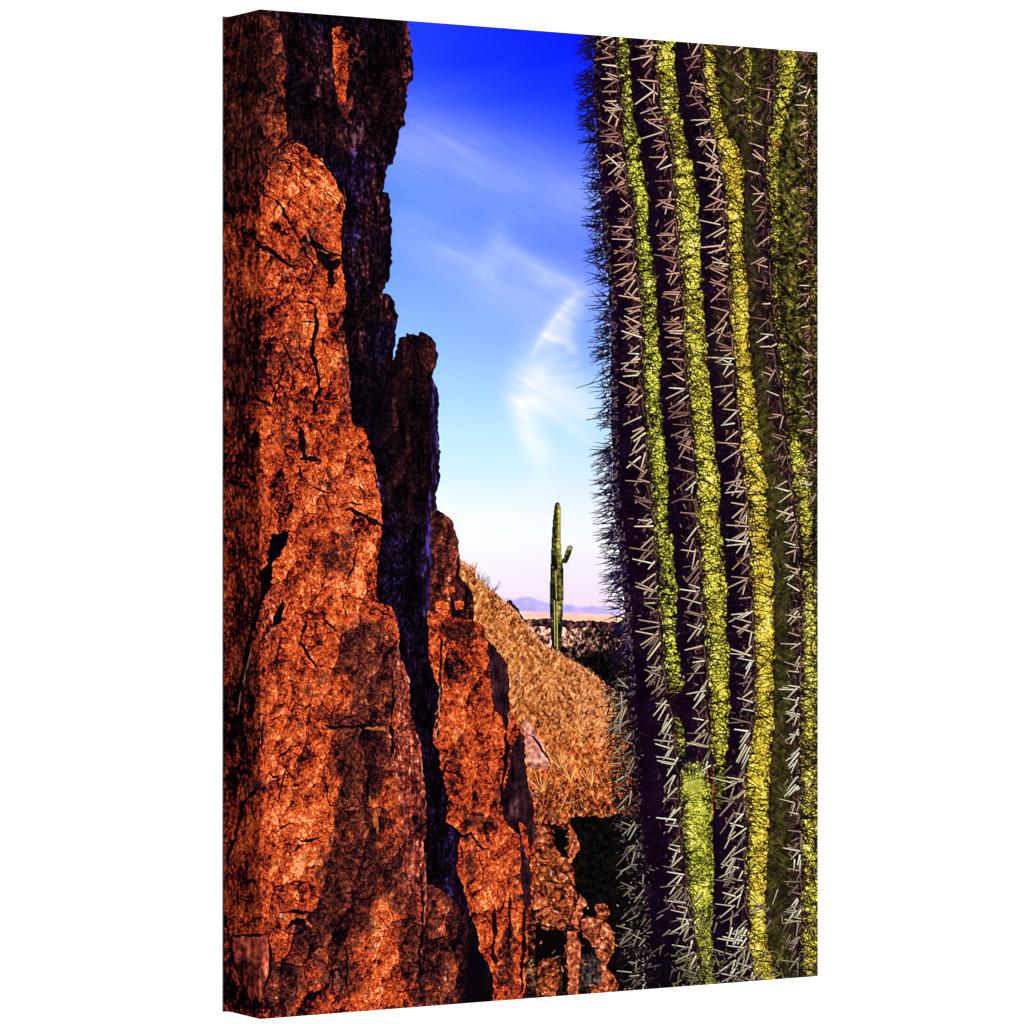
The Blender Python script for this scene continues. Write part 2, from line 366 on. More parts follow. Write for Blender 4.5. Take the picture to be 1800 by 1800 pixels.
# ---------------------------------------------------------------- rocks
wa, wb = noise(9, 9), noise(9, 9)
e1, c1, o1x, o1y = worley(6.6, 8.6, 3.2, n3, noise(2.2, 2.6), .2)
e2, c2, o2x, o2y = worley(24, 34, 7.0, wa, wb, .12)
e3, c3, o3x, o3y = worley(62, 110, 14.0, wa, wb, .10)
ev, cv, ovx, ovy = worley(6.5, 34, 4.0, wa, wb, .02)
worm = np.exp(-(n5 / .15) ** 2)
wormv = np.exp(-(noise(2.8, 13) / .16) ** 2)
patch = sstep(n20 + .4 * n9, -.9, .9)
diag = noise(1.5, 7, -.95); fine = .06 * n2 + .075 * n3
line1 = np.exp(-(e1 / .19) ** 2); line2 = np.exp(-(e2 / .055) ** 2) * sstep(noise(12, 14), -.4, .6); line3 = np.exp(-(e3 / .02) ** 2)
e4, c4, o4x, o4y = worley(34, 70, 3.0, wa, wb, .16, 1.0); line4 = np.exp(-(e4 / .03) ** 2) * sstep(noise(14, 30), -.7, .3)
grain = fine + .20 * c1 - .10 * (o1x + o1y) * .8 + .12 * c2 - .09 * (o2x * .8 + o2y) + .18 * c4 - .20 * (o4x + .6 * o4y) - .42 * line4 + .07 * c3 - .05 * (o3x + .5 * o3y) \
    - .25 * line1 * (.88 + .12 * patch) - .09 * worm - .26 * line2 - .20 * line3
grainv = .08 * v2 + .07 * v4 + .05 * n3 + .06 * n2 + .14 * cv - .06 * line1 - .34 * np.exp(-(ev / .14) ** 2) * (.4 + .6 * patch) + .08 * c2
# --- shaded cliff at the back
dm = poly(SILH + [(689, 700), (760, 900), (780, 1060), (790, 1300), (860, 1600), (905, 1795), (390, 1800), (390, 10)], 1.5, 5)
t = .37 + .6 * (.06 * v2 + .07 * v4 + .10 * n3 + .06 * n2) + .07 * v9 + .42 * grain + .55 * grainv + .1 * c3 + boost([
    (545, 100, 20, 60, .14), (580, 135, 14, 30, .16), (560, 60, 20, 40, .08), (520, 90, 14, 70, -.12), (612, 240, 12, 34, .26), (640, 300, 22, 70, .14), (655, 420, 26, 70, .02),
    (560, 180, 40, 40, -.14), (520, 200, 26, 40, -.14), (676, 560, 14, 60, .16), (640, 560, 16, 90, .06), (690, 580, 8, 60, .14), (640, 690, 34, 60, -.16), (622, 480, 8, 120, .10), (700, 980, 26, 110, .12), (745, 960, 9, 110, .22), (722, 1000, 10, 110, -.14),
    (716, 1190, 12, 60, .10), (740, 1240, 22, 80, -.2), (760, 1480, 20, 60, .02), (770, 1400, 14, 40, -.12), (690, 860, 10, 60, .16), (800, 1590, 40, 30, .06)])
put(ramp(np.clip(t, 0, 1), PURPLE), dm, DARKROCK)
put(ramp(np.clip(t + .06 + .12 * c4, 0, 1), BROWN), np.clip(.30 + .45 * n20 + .3 * c4, 0, .8) * sstep(760 - IMY, -60, 120) * dm)
put((4, 2, 5), np.clip(line4 * .7, 0, 1) * dm)
t = .38 + .7 * grainv + .5 * grain + boost([(712, 120, 12, 60, .16), (650, 120, 30, 60, -.12)])
w = np.clip(boost([(690, 130, 34, 130, .7), (652, 130, 40, 120, .5), (705, 240, 12, 60, .8), (560, 225, 44, 26, .9), (585, 260, 20, 16, .6), (520, 150, 30, 60, .3), (676, 320, 8, 24, .7), (700, 620, 10, 40, .3)]) + .12 * n20, 0, 1) * dm
put(ramp(np.clip(t - .1 * (1 - w), 0, 1), BROWN), w)
w = np.clip(boost([(717, 100, 7, 62, 1.0), (711, 150, 8, 22, .9), (706, 230, 6, 22, .7), (700, 215, 10, 14, .4), (704, 262, 5, 20, .4)]), 0, 1) * sstep(n3 + .6 * n5, -.6, .6) * dm
put(ramp(np.clip(.46 + 1.1 * grain, 0, 1), ROSE), w * .85)
# lit sliver high in the shaded cliff
m = poly([(584,50),(600,46),(612,80),(611,120),(609,150),(607,185),(596,183),(590,160),(588,120),(585,85)], 1.2, 4)
put(ramp(np.clip(.70 + .9 * grain + .1 * n9, 0, 1), ORANGE), m)
put(ramp(np.clip(.52 + grain, 0, 1), VARNISH), np.clip(boost([(620, 75, 20, 30, .8), (614, 130, 12, 50, .7), (632, 90, 10, 16, .6)]), 0, 1) * sstep(n3 + .5 * n5, -.2, .9) * dm * ~m)
for p in [[(586, 84), (600, 82), (611, 84)], [(588, 101), (600, 103), (610, 106)], [(589, 142), (598, 139), (610, 147)]]:
    put((22, 8, 10), field(p, 2.4, .8) * .9)
put(ramp(np.clip(.42 + grain, 0, 1), ROSE), poly([(594,186),(606,186),(618,168),(622,178),(612,200),(622,222),(612,216),(600,200)], 1, 4))

# --- front rock, left face and wrap
fm = poly(FRONTR + [(734, 1800), (390, 1800), (390, 10), (480, 10), (503, 90), (500, 190), (505, 235), (485, 262), (468, 300)], 1.5, 5)
left = sstep(470 - IMX, -14, 20)
t = .59 + .13 * diag * blob(530, 340, 70, 80, 4) + boost([
    (425, 150, 40, 170, -.30), (480, 110, 30, 110, -.30), (430, 330, 40, 60, -.14), (492, 212, 12, 30, .18), (470, 230, 12, 60, -.06), (463, 60, 6, 40, .12),
    (535, 330, 60, 56, .15), (480, 380, 40, 30, .03), (580, 400, 20, 34, .14), (560, 350, 30, 34, .05), (500, 420, 26, 14, .06), (530, 425, 22, 30, -.12), (440, 470, 40, 40, .04),
    (415, 480, 14, 50, -.02), (470, 560, 24, 70, -.12), (440, 610, 26, 70, -.22), (490, 640, 40, 50, -.10), (400, 690, 30, 80, -.16), (520, 530, 30, 30, .06), (540, 560, 14, 18, .16),
    (582, 640, 22, 36, .22), (590, 540, 16, 40, -.03), (585, 720, 26, 26, .03), (520, 700, 26, 40, -.04), (440, 700, 30, 30, -.08), (480, 770, 26, 40, .10), (506, 790, 12, 30, -.12), (420, 790, 26, 60, -.2), (465, 830, 12, 50, .12),
    (590, 790, 50, 46, .12), (600, 850, 60, 40, .18), (640, 850, 20, 50, .1), (575, 890, 60, 20, .1), (440, 870, 18, 34, .05), (500, 870, 24, 60, -.16), (430, 1000, 30, 110, -.16), (420, 1180, 30, 140, -.20),
    (520, 990, 24, 50, .08), (640, 1000, 26, 44, .16), (590, 1050, 60, 34, .14), (596, 990, 24, 26, -.10), (575, 935, 40, 16, .06), (660, 1080, 30, 12, .06), (480, 1090, 20, 30, -.16),
    (530, 1110, 20, 26, .08), (520, 1180, 34, 44, .17), (580, 1200, 34, 34, .13), (560, 1130, 26, 40, .06), (490, 1160, 18, 50, -.10), (470, 1250, 18, 50, .08), (475, 1310, 16, 30, .12), (560, 1250, 40, 40, .08),
    (550, 1300, 40, 40, -.06), (560, 1370, 46, 34, .16), (600, 1390, 22, 26, .16), (500, 1330, 40, 50, .04), (470, 1430, 30, 40, .10), (520, 1440, 50, 30, .12), (560, 1470, 40, 26, .14), (460, 1480, 36, 50, .12), (540, 1520, 40, 30, .16), (490, 1540, 40, 30, .1),
    (415, 1320, 24, 90, -.22), (430, 1440, 14, 40, -.02), (430, 1560, 26, 60, -.02), (580, 1540, 20, 20, .1), (520, 1590, 60, 26, -.06), (665, 1640, 20, 70, .12), (680, 1580, 20, 22, .14), (640, 1760, 40, 20, .1), (670, 1730, 30, 34, .12),
    (560, 1740, 90, 40, -.12), (500, 1720, 34, 60, -.16), (600, 1700, 24, 40, -.04), (430, 1760, 40, 26, -.28), (400, 1700, 10, 80, -.2)])
put(ramp(np.clip(t + (1.12 * grain) * (1 - left) + left * (.80 * grainv + .45 * grain - .09) + .05 * n9, 0, 1), ORANGE), fm, FRONTROCK)
# purplish desert varnish
vw = np.clip(boost([(475, 100, 40, 140, 1.0), (415, 130, 34, 150, .9), (435, 270, 40, 60, .6), (405, 360, 16, 60, .5), (440, 610, 34, 80, .55), (500, 560, 20, 40, .25), (505, 640, 24, 60, .4), (410, 700, 24, 110, .5), (500, 760, 10, 40, .5), (545, 430, 16, 40, .45), (500, 480, 14, 30, .3),
    (590, 985, 30, 30, .8), (612, 950, 16, 14, .6), (500, 870, 20, 60, .5), (425, 1000, 24, 110, .3), (640, 1130, 60, 50, 1.0), (650, 1200, 46, 60, .95), (660, 1260, 36, 50, .95), (600, 1270, 40, 20, .6), (640, 1330, 50, 44, .95), (620, 1400, 26, 60, .85), (660, 1430, 46, 60, .8), (610, 1350, 30, 16, .5), (480, 1150, 14, 60, .45),
    (600, 1500, 36, 60, .75), (650, 1530, 50, 60, .75), (590, 1590, 36, 60, .9), (560, 1640, 60, 30, .75), (640, 1600, 16, 60, .5), (720, 1640, 26, 120, .85), (560, 1720, 90, 60, .65), (490, 1730, 30, 60, .7), (420, 1260, 30, 150, .55), (430, 1150, 16, 60, .4), (420, 1730, 30, 60, .4), (700, 1560, 30, 60, .5)])
    + .16 * n20 + .10 * n9, 0, 1)
vw = sstep(vw + .14 * n5 + .1 * n3 + .10 * c2, .25, .8) * fm
t = .50 + .95 * grain * (1 - left) + left * (.9 * grainv - .04) + .04 * n9 + boost([(640, 1130, 60, 50, .02), (590, 1590, 36, 60, -.08), (430, 60, 30, 80, -.08), (650, 1530, 40, 40, -.04), (640, 1260, 30, 30, -.06), (600, 1640, 60, 20, -.1), (612, 1390, 20, 30, -.1)])
put(ramp(np.clip(t, 0, 1), VARNISH), vw * .93)
# rosy weathered edge on the right flank
rw = np.zeros((NY, NX), np.float32)
for p, w in [([(700, 1156), (712, 1200), (716, 1260), (722, 1300), (732, 1350), (738, 1400), (740, 1450), (738, 1500), (740, 1560)], 34), ([(690, 1290), (702, 1340), (712, 1400), (716, 1460), (720, 1520)], 26), ([(603, 545), (600, 600), (608, 650), (610, 700), (612, 738)], 13), ([(470, 1290), (462, 1260)], 8)]:
    a = np.zeros((NY, NX), np.float32); line(a, p, w, w * .8, 1.0); np.maximum(rw, blur(a, 4), out=rw)
t = np.clip(.60 + 1.15 * grainv + .3 * grain + .04 * n9, 0, 1)
put(ramp(t, ROSE), np.clip(rw * 1.1 + .1 * n5, 0, 1) * fm * sstep(rw, .2, .5) * .85)
# pale chalky spots
for x, y, rx, ry, d in [(478, 1075, 14, 34, .8), (470, 1110, 12, 12, .6), (600, 930, 10, 7, .75), (612, 945, 10, 6, .4), (492, 965, 4, 12, .8), (500, 472, 18, 10, .5), (600, 835, 8, 8, .7), (640, 860, 14, 20, .45), (464, 1245, 7, 10, .5), (545, 1650, 40, 10, -.2), (470, 1370, 8, 6, .7), (590, 1712, 8, 20, .6), (660, 1650, 14, 50, .35)]:
    if d > 0:
        w = blob(x, y, rx, ry) * sstep(n3 + .5 * n5, -.3, .7) * d * .6
        put(ramp(np.clip(.72 + 1.2 * grain, 0, 1), [(0, (20, 8, 16)), (.4, (120, 62, 56)), (.7, (206, 140, 116)), (1, (250, 216, 196))]), np.clip(w, 0, 1) * fm)
# pink flake low on the corner
m = poly([(408,1647),(440,1644),(466,1644),(472,1667),(473,1690),(471,1711),(462,1738),(457,1762),(449,1748),(442,1764),(436,1738),(420,1716),(411,1685)], .8, 6)
t = np.clip(.52 + .09 * v4 + .08 * n3 - .12 * (IMY > 1690) * (IMX < 455) + .02 * n9 + .22 * sstep(IMX, 458, 470) - .2 * wormv * (IMY > 1685), 0, 1)
put(ramp(t, ROSE) * .9 + ramp(t, ORANGE) * .2, m)
for p in [[(472, 1644), (476, 1680), (474, 1712), (464, 1744)], [(406, 1646), (436, 1645), (466, 1643)], [(406, 1648), (409, 1684), (420, 1720), (434, 1744)]]:
    put((8, 4, 8), field(p, 4, .8) * .9)

# --- second pillar, tall dark one
m = poly(PIL2 + [(757, 900), (757, 1050), (740, 1100), (700, 1000), (664, 880), (656, 780), (664, 740), (672, 700), (680, 660)], 1.0, 5)
w = sstep(blur(m.astype(np.float32), 2), .3, .6) * sstep(960 - IMY + (IMX - 700) * 1.2 + 12 * n9, -20, 90)
t = .38 + .9 * grain * .8 + .07 * v4 + boost([(735, 640, 28, 40, .12), (750, 612, 16, 20, .14), (700, 720, 26, 60, .06), (700, 820, 34, 50, .04), (730, 760, 20, 120, -.16), (690, 670, 20, 16, .04), (740, 900, 14, 90, -.16), (690, 900, 24, 40, -.1), (690, 690, 16, 40, .06)])
w = w * np.clip(1 - (1 - sstep(IMX + 8 * n9, 655, 700)) * sstep(IMY, 690, 760), 0, 1) * (1 - .5 * sstep(IMY, 860, 960))
put(ramp(np.clip(t, 0, 1), BROWN), w * m)
ids[m] = TALLROCK
t = .52 + .12 * v2 + .12 * v4 + .06 * n3 - .1 * wormv
for p, w_ in [([(762, 665), (765, 700), (763, 750), (764, 790), (764, 850), (757, 900)], 13), ([(756, 900), (754, 960), (750, 1020), (748, 1080)], 12)]:
    a = np.zeros((NY, NX), np.float32); line(a, p, w_, w_, 1.0)
    put(ramp(np.clip(t + .14, 0, 1), PURPLE), blur(a, 1.6) * (dm | m))
put(ramp(np.clip(.56 + grain, 0, 1), VARNISH), np.clip(boost([(752, 603, 12, 12, .6), (763, 628, 6, 14, .5), (742, 630, 5, 14, .7), (757, 642, 6, 8, .7), (724, 596, 14, 6, .3)]), 0, 1) * sstep(n5, -.8, .4) * m)
for p in [[(689, 636), (684, 660), (672, 690), (664, 730)], [(731, 612), (736, 632), (742, 648), (752, 656)], [(726, 588), (733, 602), (729, 620)], [(664, 742), (690, 752), (720, 748)]]:
    put((4, 2, 6), field(p, 4) * .8)
put((6, 3, 10), np.clip(blob(676, 700, 16, 60) + blob(650, 700, 18, 70), 0, 1) * .55 * (dm | m) * ~fm)

# --- third pillar, red
m = poly(PIL3, 1.0, 5)
t = .56 + .9 * grain + .14 * v4 * .6 + boost([(785, 920, 20, 14, .06), (793, 915, 8, 8, .2), (770, 1000, 16, 90, -.06), (800, 960, 10, 40, .02), (790, 1030, 40, 16, .05), (815, 1050, 18, 34, -.14), (800, 1110, 34, 26, -.16), (765, 940, 8, 30, -.05)])
put(ramp(np.clip(t, 0, 1), VARNISH), m, REDROCK)
for pts_, d in [([(766,1058),(778,1056),(790,1064),(792,1078),(788,1090),(776,1082),(766,1072)], .72), ([(800,1057),(816,1058),(816,1070),(802,1072)], .66), ([(783,1032),(797,1031),(800,1040),(788,1045),(780,1040)], .62), ([(832,1096),(846,1098),(849,1110),(838,1114),(830,1106)], .58), ([(842,1116),(852,1116),(852,1126),(842,1130)], .66)]:
    mm = poly(pts_, 1, 4); put(ramp(np.clip(d + .9 * grain + .05, 0, 1), ORANGE), mm & m)
for p in [[(808, 975), (807, 1000), (806, 1011)], [(793, 1050), (797, 1075), (793, 1092)], [(760, 1085), (772, 1080), (786, 1088), (792, 1100)], [(792, 1100), (788, 1120), (776, 1126)], [(816, 1024), (820, 1050), (818, 1075)], [(770, 1096), (778, 1114), (790, 1120)]]:
    put((8, 3, 8), field(p, 4) * .85)

# --- second orange pillar, in front of the slot
m2 = poly(ROCK2R + ROCK2L, 1.2, 5)
t = .60 + .95 * grain + .2 * grainv + .05 * n9 + boost([(765, 1130, 14, 30, .16), (768, 1180, 10, 30, .08), (800, 1110, 36, 20, -.30), (798, 1175, 16, 24, -.20), (830, 1165, 22, 34, -.06), (850, 1130, 12, 14, .08), (800, 1240, 30, 34, .06), (845, 1250, 20, 40, .06), (872, 1280, 12, 30, .16),
    (840, 1320, 30, 40, .08), (860, 1360, 20, 24, .08), (800, 1350, 20, 40, -.10), (820, 1430, 24, 30, -.08), (850, 1400, 14, 30, .04), (880, 1500, 30, 60, .16), (870, 1560, 30, 34, .14), (825, 1520, 18, 40, .02), (850, 1610, 30, 30, .04), (915, 1600, 8, 60, .08), (858, 1680, 20, 40, .04), (890, 1700, 14, 50, -.10), (790, 1420, 12, 40, -.12), (920, 1700, 6, 40, .12), (880, 1660, 12, 30, .08)])
put(ramp(np.clip(t, 0, 1), ORANGE), m2, LOWROCK)
w = sstep(np.clip(boost([(810, 1110, 34, 22, .9), (800, 1180, 18, 26, .8), (830, 1165, 16, 30, .35), (800, 1370, 16, 50, .4), (825, 1440, 26, 26, .5), (830, 1530, 16, 50, .5), (890, 1690, 18, 70, .8), (905, 1560, 16, 60, .4), (860, 1440, 20, 14, .35), (800, 1300, 12, 50, .3), (880, 1400, 14, 30, .5)]), 0, 1) + .2 * n5, .3, .7) * m2
put(ramp(np.clip(.46 + grain, 0, 1), VARNISH), w * .9)
for q in ([(853,1120),(862,1130),(873,1141),(886,1159),(894,1175),(896,1204),(895,1236),(898,1254),(894,1280),(889,1286),(882,1262),(866,1246),(866,1200),(860,1160)],
          [(905,1303),(913,1288),(922,1295),(925,1347),(931,1391),(938,1410),(941,1456),(938,1480),(930,1500),(936,1540),(932,1590),(922,1610),(917,1560),(914,1500),(914,1470),(893,1450),(880,1428),(884,1396),(894,1350),(899,1320)]):
    mm = poly(q, 1.2, 5) & m2
    put(ramp(np.clip(.46 + .12 * v4 + .10 * n3 + .1 * n9 - .16 * wormv, 0, 1), [(0, (6, 3, 10)), (.4, (34, 15, 22)), (.7, (54, 27, 33)), (1, (104, 62, 62))]), mm)
put((64, 46, 84), field([(862, 1150), (867, 1190), (868, 1230)], 4) * .4 * m2)
for p, w_ in [([(785, 1150), (784, 1170), (790, 1190), (803, 1195)], 6), ([(785, 1152), (795, 1148), (806, 1158)], 4), ([(774, 1120), (775, 1160), (774, 1200), (772, 1250), (768, 1300)], 4), ([(888, 1283), (892, 1330), (884, 1370), (880, 1420)], 5), ([(784, 1448), (800, 1458), (812, 1470), (826, 1466), (838, 1480), (850, 1494), (858, 1492)], 4),
              ([(869, 1600), (870, 1640), (866, 1680), (872, 1700)], 7), ([(898, 1570), (896, 1610), (896, 1640), (894, 1670)], 5), ([(920, 1600), (921, 1650), (918, 1700), (916, 1745)], 6), ([(888, 1575), (884, 1595), (870, 1602)], 4), ([(878, 1640), (890, 1644), (894, 1656)], 3), ([(840, 1500), (850, 1530), (848, 1560)], 2.4), ([(912, 1440), (922, 1480), (932, 1500)], 3)]:
    put((7, 3, 8), field(p, w_) * .9)
for p in [[(774, 1205), (772, 1250), (767, 1305)], [(840, 1482), (852, 1494)], [(822, 1464), (836, 1476)], [(866, 1690), (876, 1716), (890, 1722), (886, 1700)], [(896, 1250), (894, 1290)]]:
    put((212, 146, 112), field(p, 2.0) * .7 * np.clip(.6 + .5 * n5, 0, 1))
for q in ([(903,1590),(916,1584),(920,1612),(914,1640),(908,1632)], [(912,1445),(922,1450),(932,1500),(928,1510),(918,1480)], [(879,1610),(892,1606),(892,1632),(884,1640),(878,1630)], [(922,1690),(928,1690),(926,1745),(920,1745)]):
    mm = poly(q, 1, 5); put(ramp(np.clip(.62 + .9 * grain, 0, 1), ORANGE), mm)

# --- low slab between the two rocks
m = poly([(749,1556),(760,1556),(773,1563),(800,1585),(815,1600),(826,1617),(836,1650),(836,1690),(850,1740),(880,1775),(733,1790),(735,1718),(742,1670),(749,1610)], 1.2, 5)
t = .50 + 1.0 * grain + boost([(770, 1600, 20, 30, .06), (790, 1640, 20, 40, .02), (780, 1700, 30, 20, .08), (815, 1680, 20, 60, -.16), (760, 1735, 40, 14, .02), (750, 1640, 6, 60, -.1)])
put(ramp(np.clip(t, 0, 1), VARNISH), m)
put(ramp(np.clip(t + .04, 0, 1), ORANGE), np.clip(boost([(770, 1610, 24, 40, .7), (800, 1700, 16, 16, .6), (770, 1738, 30, 12, .6), (815, 1740, 10, 10, .5)]), 0, 1) * sstep(n5, -.5, .5) * m)
put((8, 4, 10), np.clip(boost([(834, 1720, 22, 60, .95), (838, 1660, 14, 40, .9), (812, 1640, 8, 30, .5), (845, 1760, 30, 30, .9)]), 0, 1) * ~m2)
put((20, 8, 20), np.clip(blob(800, 1570, 40, 20) * .4, 0, 1) * ~m2 * ~fm)

# --- cracks and bright edges of the front rock
for p, w_ in [([(449, 434), (470, 436), (483, 445), (494, 456), (512, 468)], 8), ([(530, 422), (545, 420), (556, 432), (574, 446), (599, 450)], 10), ([(555, 440), (566, 456), (578, 466), (590, 462)], 15), ([(570, 460), (582, 472), (596, 456)], 12), ([(582, 470), (581, 488), (584, 505)], 8),
              ([(553, 535), (554, 555), (558, 570), (553, 590), (549, 612), (553, 640), (560, 665), (561, 690)], 7), ([(534, 566), (545, 565), (557, 568)], 6), ([(520, 529), (540, 530), (556, 534)], 4), ([(558, 690), (552, 705), (551, 720)], 4), ([(446, 692), (455, 703), (466, 708), (474, 714)], 6), ([(500, 636), (494, 665), (484, 695), (477, 716)], 3.4),
              ([(528, 752), (532, 775), (536, 800), (538, 812)], 10), ([(530, 806), (545, 806), (560, 810)], 10), ([(526, 820), (530, 840), (528, 852)], 6), ([(538, 850), (552, 856), (570, 864), (590, 866)], 3.4), ([(608, 896), (625, 901), (645, 910), (660, 918), (672, 924)], 7.5), ([(610, 884), (626, 886), (640, 892)], 3),
              ([(509, 895), (506, 905), (516, 880)], 7), ([(500, 600), (512, 640), (540, 655)], 2.6), ([(628, 965), (622, 985), (616, 1006), (612, 1020)], 4), ([(598, 1030), (604, 1060), (606, 1090)], 2.4), ([(548, 935), (549, 955), (545, 980)], 2.6), ([(568, 975), (574, 1010), (566, 1040)], 2.4), ([(580, 1052), (588, 1054), (592, 1050)], 5),
              ([(448, 1090), (438, 1130), (430, 1165), (424, 1200), (416, 1235)], 7), ([(540, 1085), (534, 1110), (528, 1130), (540, 1150), (551, 1164), (560, 1180)], 5), ([(566, 1088), (580, 1098), (590, 1110)], 4), ([(590, 1105), (600, 1130), (625, 1150), (645, 1180)], 2.6), ([(565, 1272), (590, 1280), (620, 1278), (650, 1274)], 5), ([(584, 1276), (600, 1266), (620, 1258)], 2.5),
              ([(456, 1382), (440, 1398), (428, 1412), (422, 1440), (417, 1458), (409, 1482), (401, 1512), (399, 1530)], 6), ([(465, 1270), (461, 1300), (464, 1326)], 4), ([(486, 1330), (500, 1325), (510, 1312), (530, 1308)], 4), ([(474, 1358), (480, 1366), (488, 1366)], 8), ([(502, 1350), (496, 1380), (488, 1410)], 3), ([(576, 1376), (574, 1400), (580, 1415), (600, 1420)], 3), ([(598, 1428), (612, 1420), (624, 1410)], 4),
              ([(600, 1380), (606, 1400), (612, 1406)], 5), ([(520, 1472), (530, 1478), (550, 1476), (566, 1470)], 4), ([(488, 1460), (500, 1452), (516, 1448)], 4), ([(512, 1500), (526, 1488), (538, 1484)], 4), ([(645, 1366), (646, 1390), (646, 1405)], 5), ([(688, 1270), (690, 1300), (688, 1330)], 5), ([(690, 1200), (692, 1240), (688, 1268)], 4), ([(636, 1218), (650, 1232), (668, 1252)], 2.4),
              ([(503, 1633), (514, 1622), (530, 1620), (537, 1632)], 9), ([(496, 1634), (505, 1640), (525, 1640), (545, 1634)], 4), ([(510, 1604), (524, 1602), (545, 1606)], 6), ([(548, 1668), (560, 1663), (572, 1666)], 6), ([(582, 1698), (584, 1725), (582, 1750)], 4), ([(609, 1670), (610, 1700), (607, 1740)], 4), ([(596, 1572), (620, 1571), (640, 1572)], 3), ([(742, 1560), (744, 1620), (738, 1680), (737, 1720)], 5),
              ([(465, 318), (462, 340), (470, 345), (482, 350)], 4), ([(478, 346), (492, 360), (500, 376), (510, 392), (520, 405)], 4.5), ([(497, 268), (505, 255), (520, 248), (536, 256), (548, 270), (572, 288), (590, 314), (604, 350)], 4), ([(560, 330), (576, 340), (596, 356)], 2.6), ([(484, 285), (500, 283), (520, 292), (540, 310)], 2.6), ([(520, 405), (530, 430), (545, 455), (558, 475)], 3.5),
              ([(524, 590), (526, 615), (534, 622)], 3), ([(590, 745), (596, 765), (604, 775)], 3.4), ([(618, 742), (640, 752), (652, 778), (657, 815)], 3), ([(670, 925), (672, 950), (664, 980), (664, 1040)], 3), ([(640, 1068), (668, 1072), (690, 1085)], 3), ([(398, 845), (412, 850), (440, 858)], 7), ([(406, 846), (425, 850)], 5)]:
    put((7, 3, 7), field(p, w_) * .92 * (fm | (IMX > 0)))
gap = poly([(476,940),(494,936),(509,932),(505,955),(497,965),(492,980),(479,990),(478,1033),(470,1042),(458,1057),(456,1022),(460,1000),(470,990),(474,962)], 1.5, 5)
put((5, 3, 6), gap)
put((5, 3, 6), poly([(455,1056),(462,1056),(450,1100),(440,1130),(430,1160),(428,1150),(438,1110)], 1, 5))
put((6, 3, 8), poly([(488,1068),(497,1050),(500,1062),(494,1096),(482,1100),(480,1085)], 1, 4))
for p, w_ in [([(497, 1632), (506, 1616), (522, 1610), (540, 1614), (547, 1628)], 6), ([(553, 1676), (562, 1668), (572, 1676)], 6), ([(452, 443), (470, 446), (486, 454)], 3.4), ([(565, 440), (584, 450), (598, 456)], 2.6), ([(558, 538), (560, 560)], 2.6), ([(536, 748), (540, 775), (538, 798)], 4), ([(474, 1110), (484, 1102), (496, 1096)], 4), ([(540, 690), (545, 700)], 3), ([(604, 575), (607, 611), (612, 640)], 3), ([(604, 330), (608, 358)], 2.5),
              ([(505, 257), (522, 252), (540, 262)], 2.4), ([(473, 300), (470, 325)], 3), ([(528, 380), (545, 430), (556, 450)], 3), ([(472, 700), (470, 716)], 3), ([(462, 1240), (457, 1290)], 3), ([(634, 1282), (660, 1281), (682, 1280)], 5), ([(676, 1284), (680, 1294)], 7), ([(682, 1370), (684, 1395)], 9), ([(650, 1400), (660, 1440), (664, 1465)], 7), ([(655, 800), (664, 850), (670, 900)], 2.2)]:
    put((232, 128, 52), field(p, w_, .8) * .6 * np.clip(.7 + .5 * n3, 0, 1))
for p in [[(701, 1105), (700, 1140), (703, 1152), (714, 1180), (719, 1205)], [(738, 1306), (742, 1351), (747, 1389), (748, 1420)], [(612, 640), (615, 665), (613, 690), (616, 715)], [(596, 330), (602, 345), (606, 362)], [(648, 762), (652, 780)], [(749, 1500), (748, 1530), (749, 1580), (746, 1620)], [(695, 1420), (700, 1450), (704, 1490)], [(540, 250), (545, 262)], [(447, 1120), (440, 1150), (428, 1200), (416, 1260)]]:
    put((200, 130, 108), field(p, 2.0, .7) * .6 * np.clip(.5 + .6 * n5, 0, 1))

# ---------------------------------------------------------------- rubble at the foot
hole = poly([(1004,1437),(1030,1434),(1060,1436),(1085,1432),(1130,1436),(1130,1760),(1018,1760),(1022,1700),(1010,1560),(1006,1500),(1000,1460)], 1.6, 5)
put(ramp(np.clip(.4 + .3 * n3, 0, 1), [(0, (3, 3, 3)), (1, (18, 14, 12))]), hole, RUBBLE)
rm = poly([(940,1450),(965,1448),(985,1452),(1000,1462),(1004,1500),(1006,1530),(1008,1550),(1012,1580),(1008,1625),(1016,1650),(1018,1760),(924,1760),(928,1700),(929,1640),(938,1570),(943,1520)], 1.4, 5)
er, cr_, orx, ory = worley(15, 17, 4, n5, n9, .3)
t = .47 + .12 * n3 + .08 * n2 + .34 * cr_ - .16 * (orx + ory) - .5 * np.exp(-(er / .13) ** 2) - .12 * line1
put(ramp(np.clip(t, 0, 1), [(0, (8, 4, 6)), (.35, (64, 28, 18)), (.6, (138, 64, 34)), (.85, (196, 106, 62)), (1, (226, 160, 112))]), rm, RUBBLE)
bot = poly([(924,1690),(960,1668),(1000,1690),(1060,1690),(1078,1720),(1085,1760),(924,1765)], 2, 6)
put(ramp(np.clip(.34 + .12 * n3 + .08 * n5 + .36 * cr_ - .4 * np.exp(-(er / .15) ** 2), 0, 1), [(0, (8, 5, 6)), (.4, (54, 34, 26)), (.65, (128, 82, 52)), (1, (226, 178, 130))]), bot, RUBBLE)
for q in ([(942,1625),(958,1634),(990,1634),(996,1650),(990,1680),(972,1684),(955,1686),(940,1700),(940,1650)], [(970,1462),(985,1456),(998,1460),(998,1500),(992,1512),(976,1490)], [(1012,1640),(1034,1650),(1040,1680),(1024,1690),(1020,1660)], [(985,1695),(996,1680),(997,1745),(990,1745)]):
    put((7, 5, 6), poly(q, 1.5, 4))
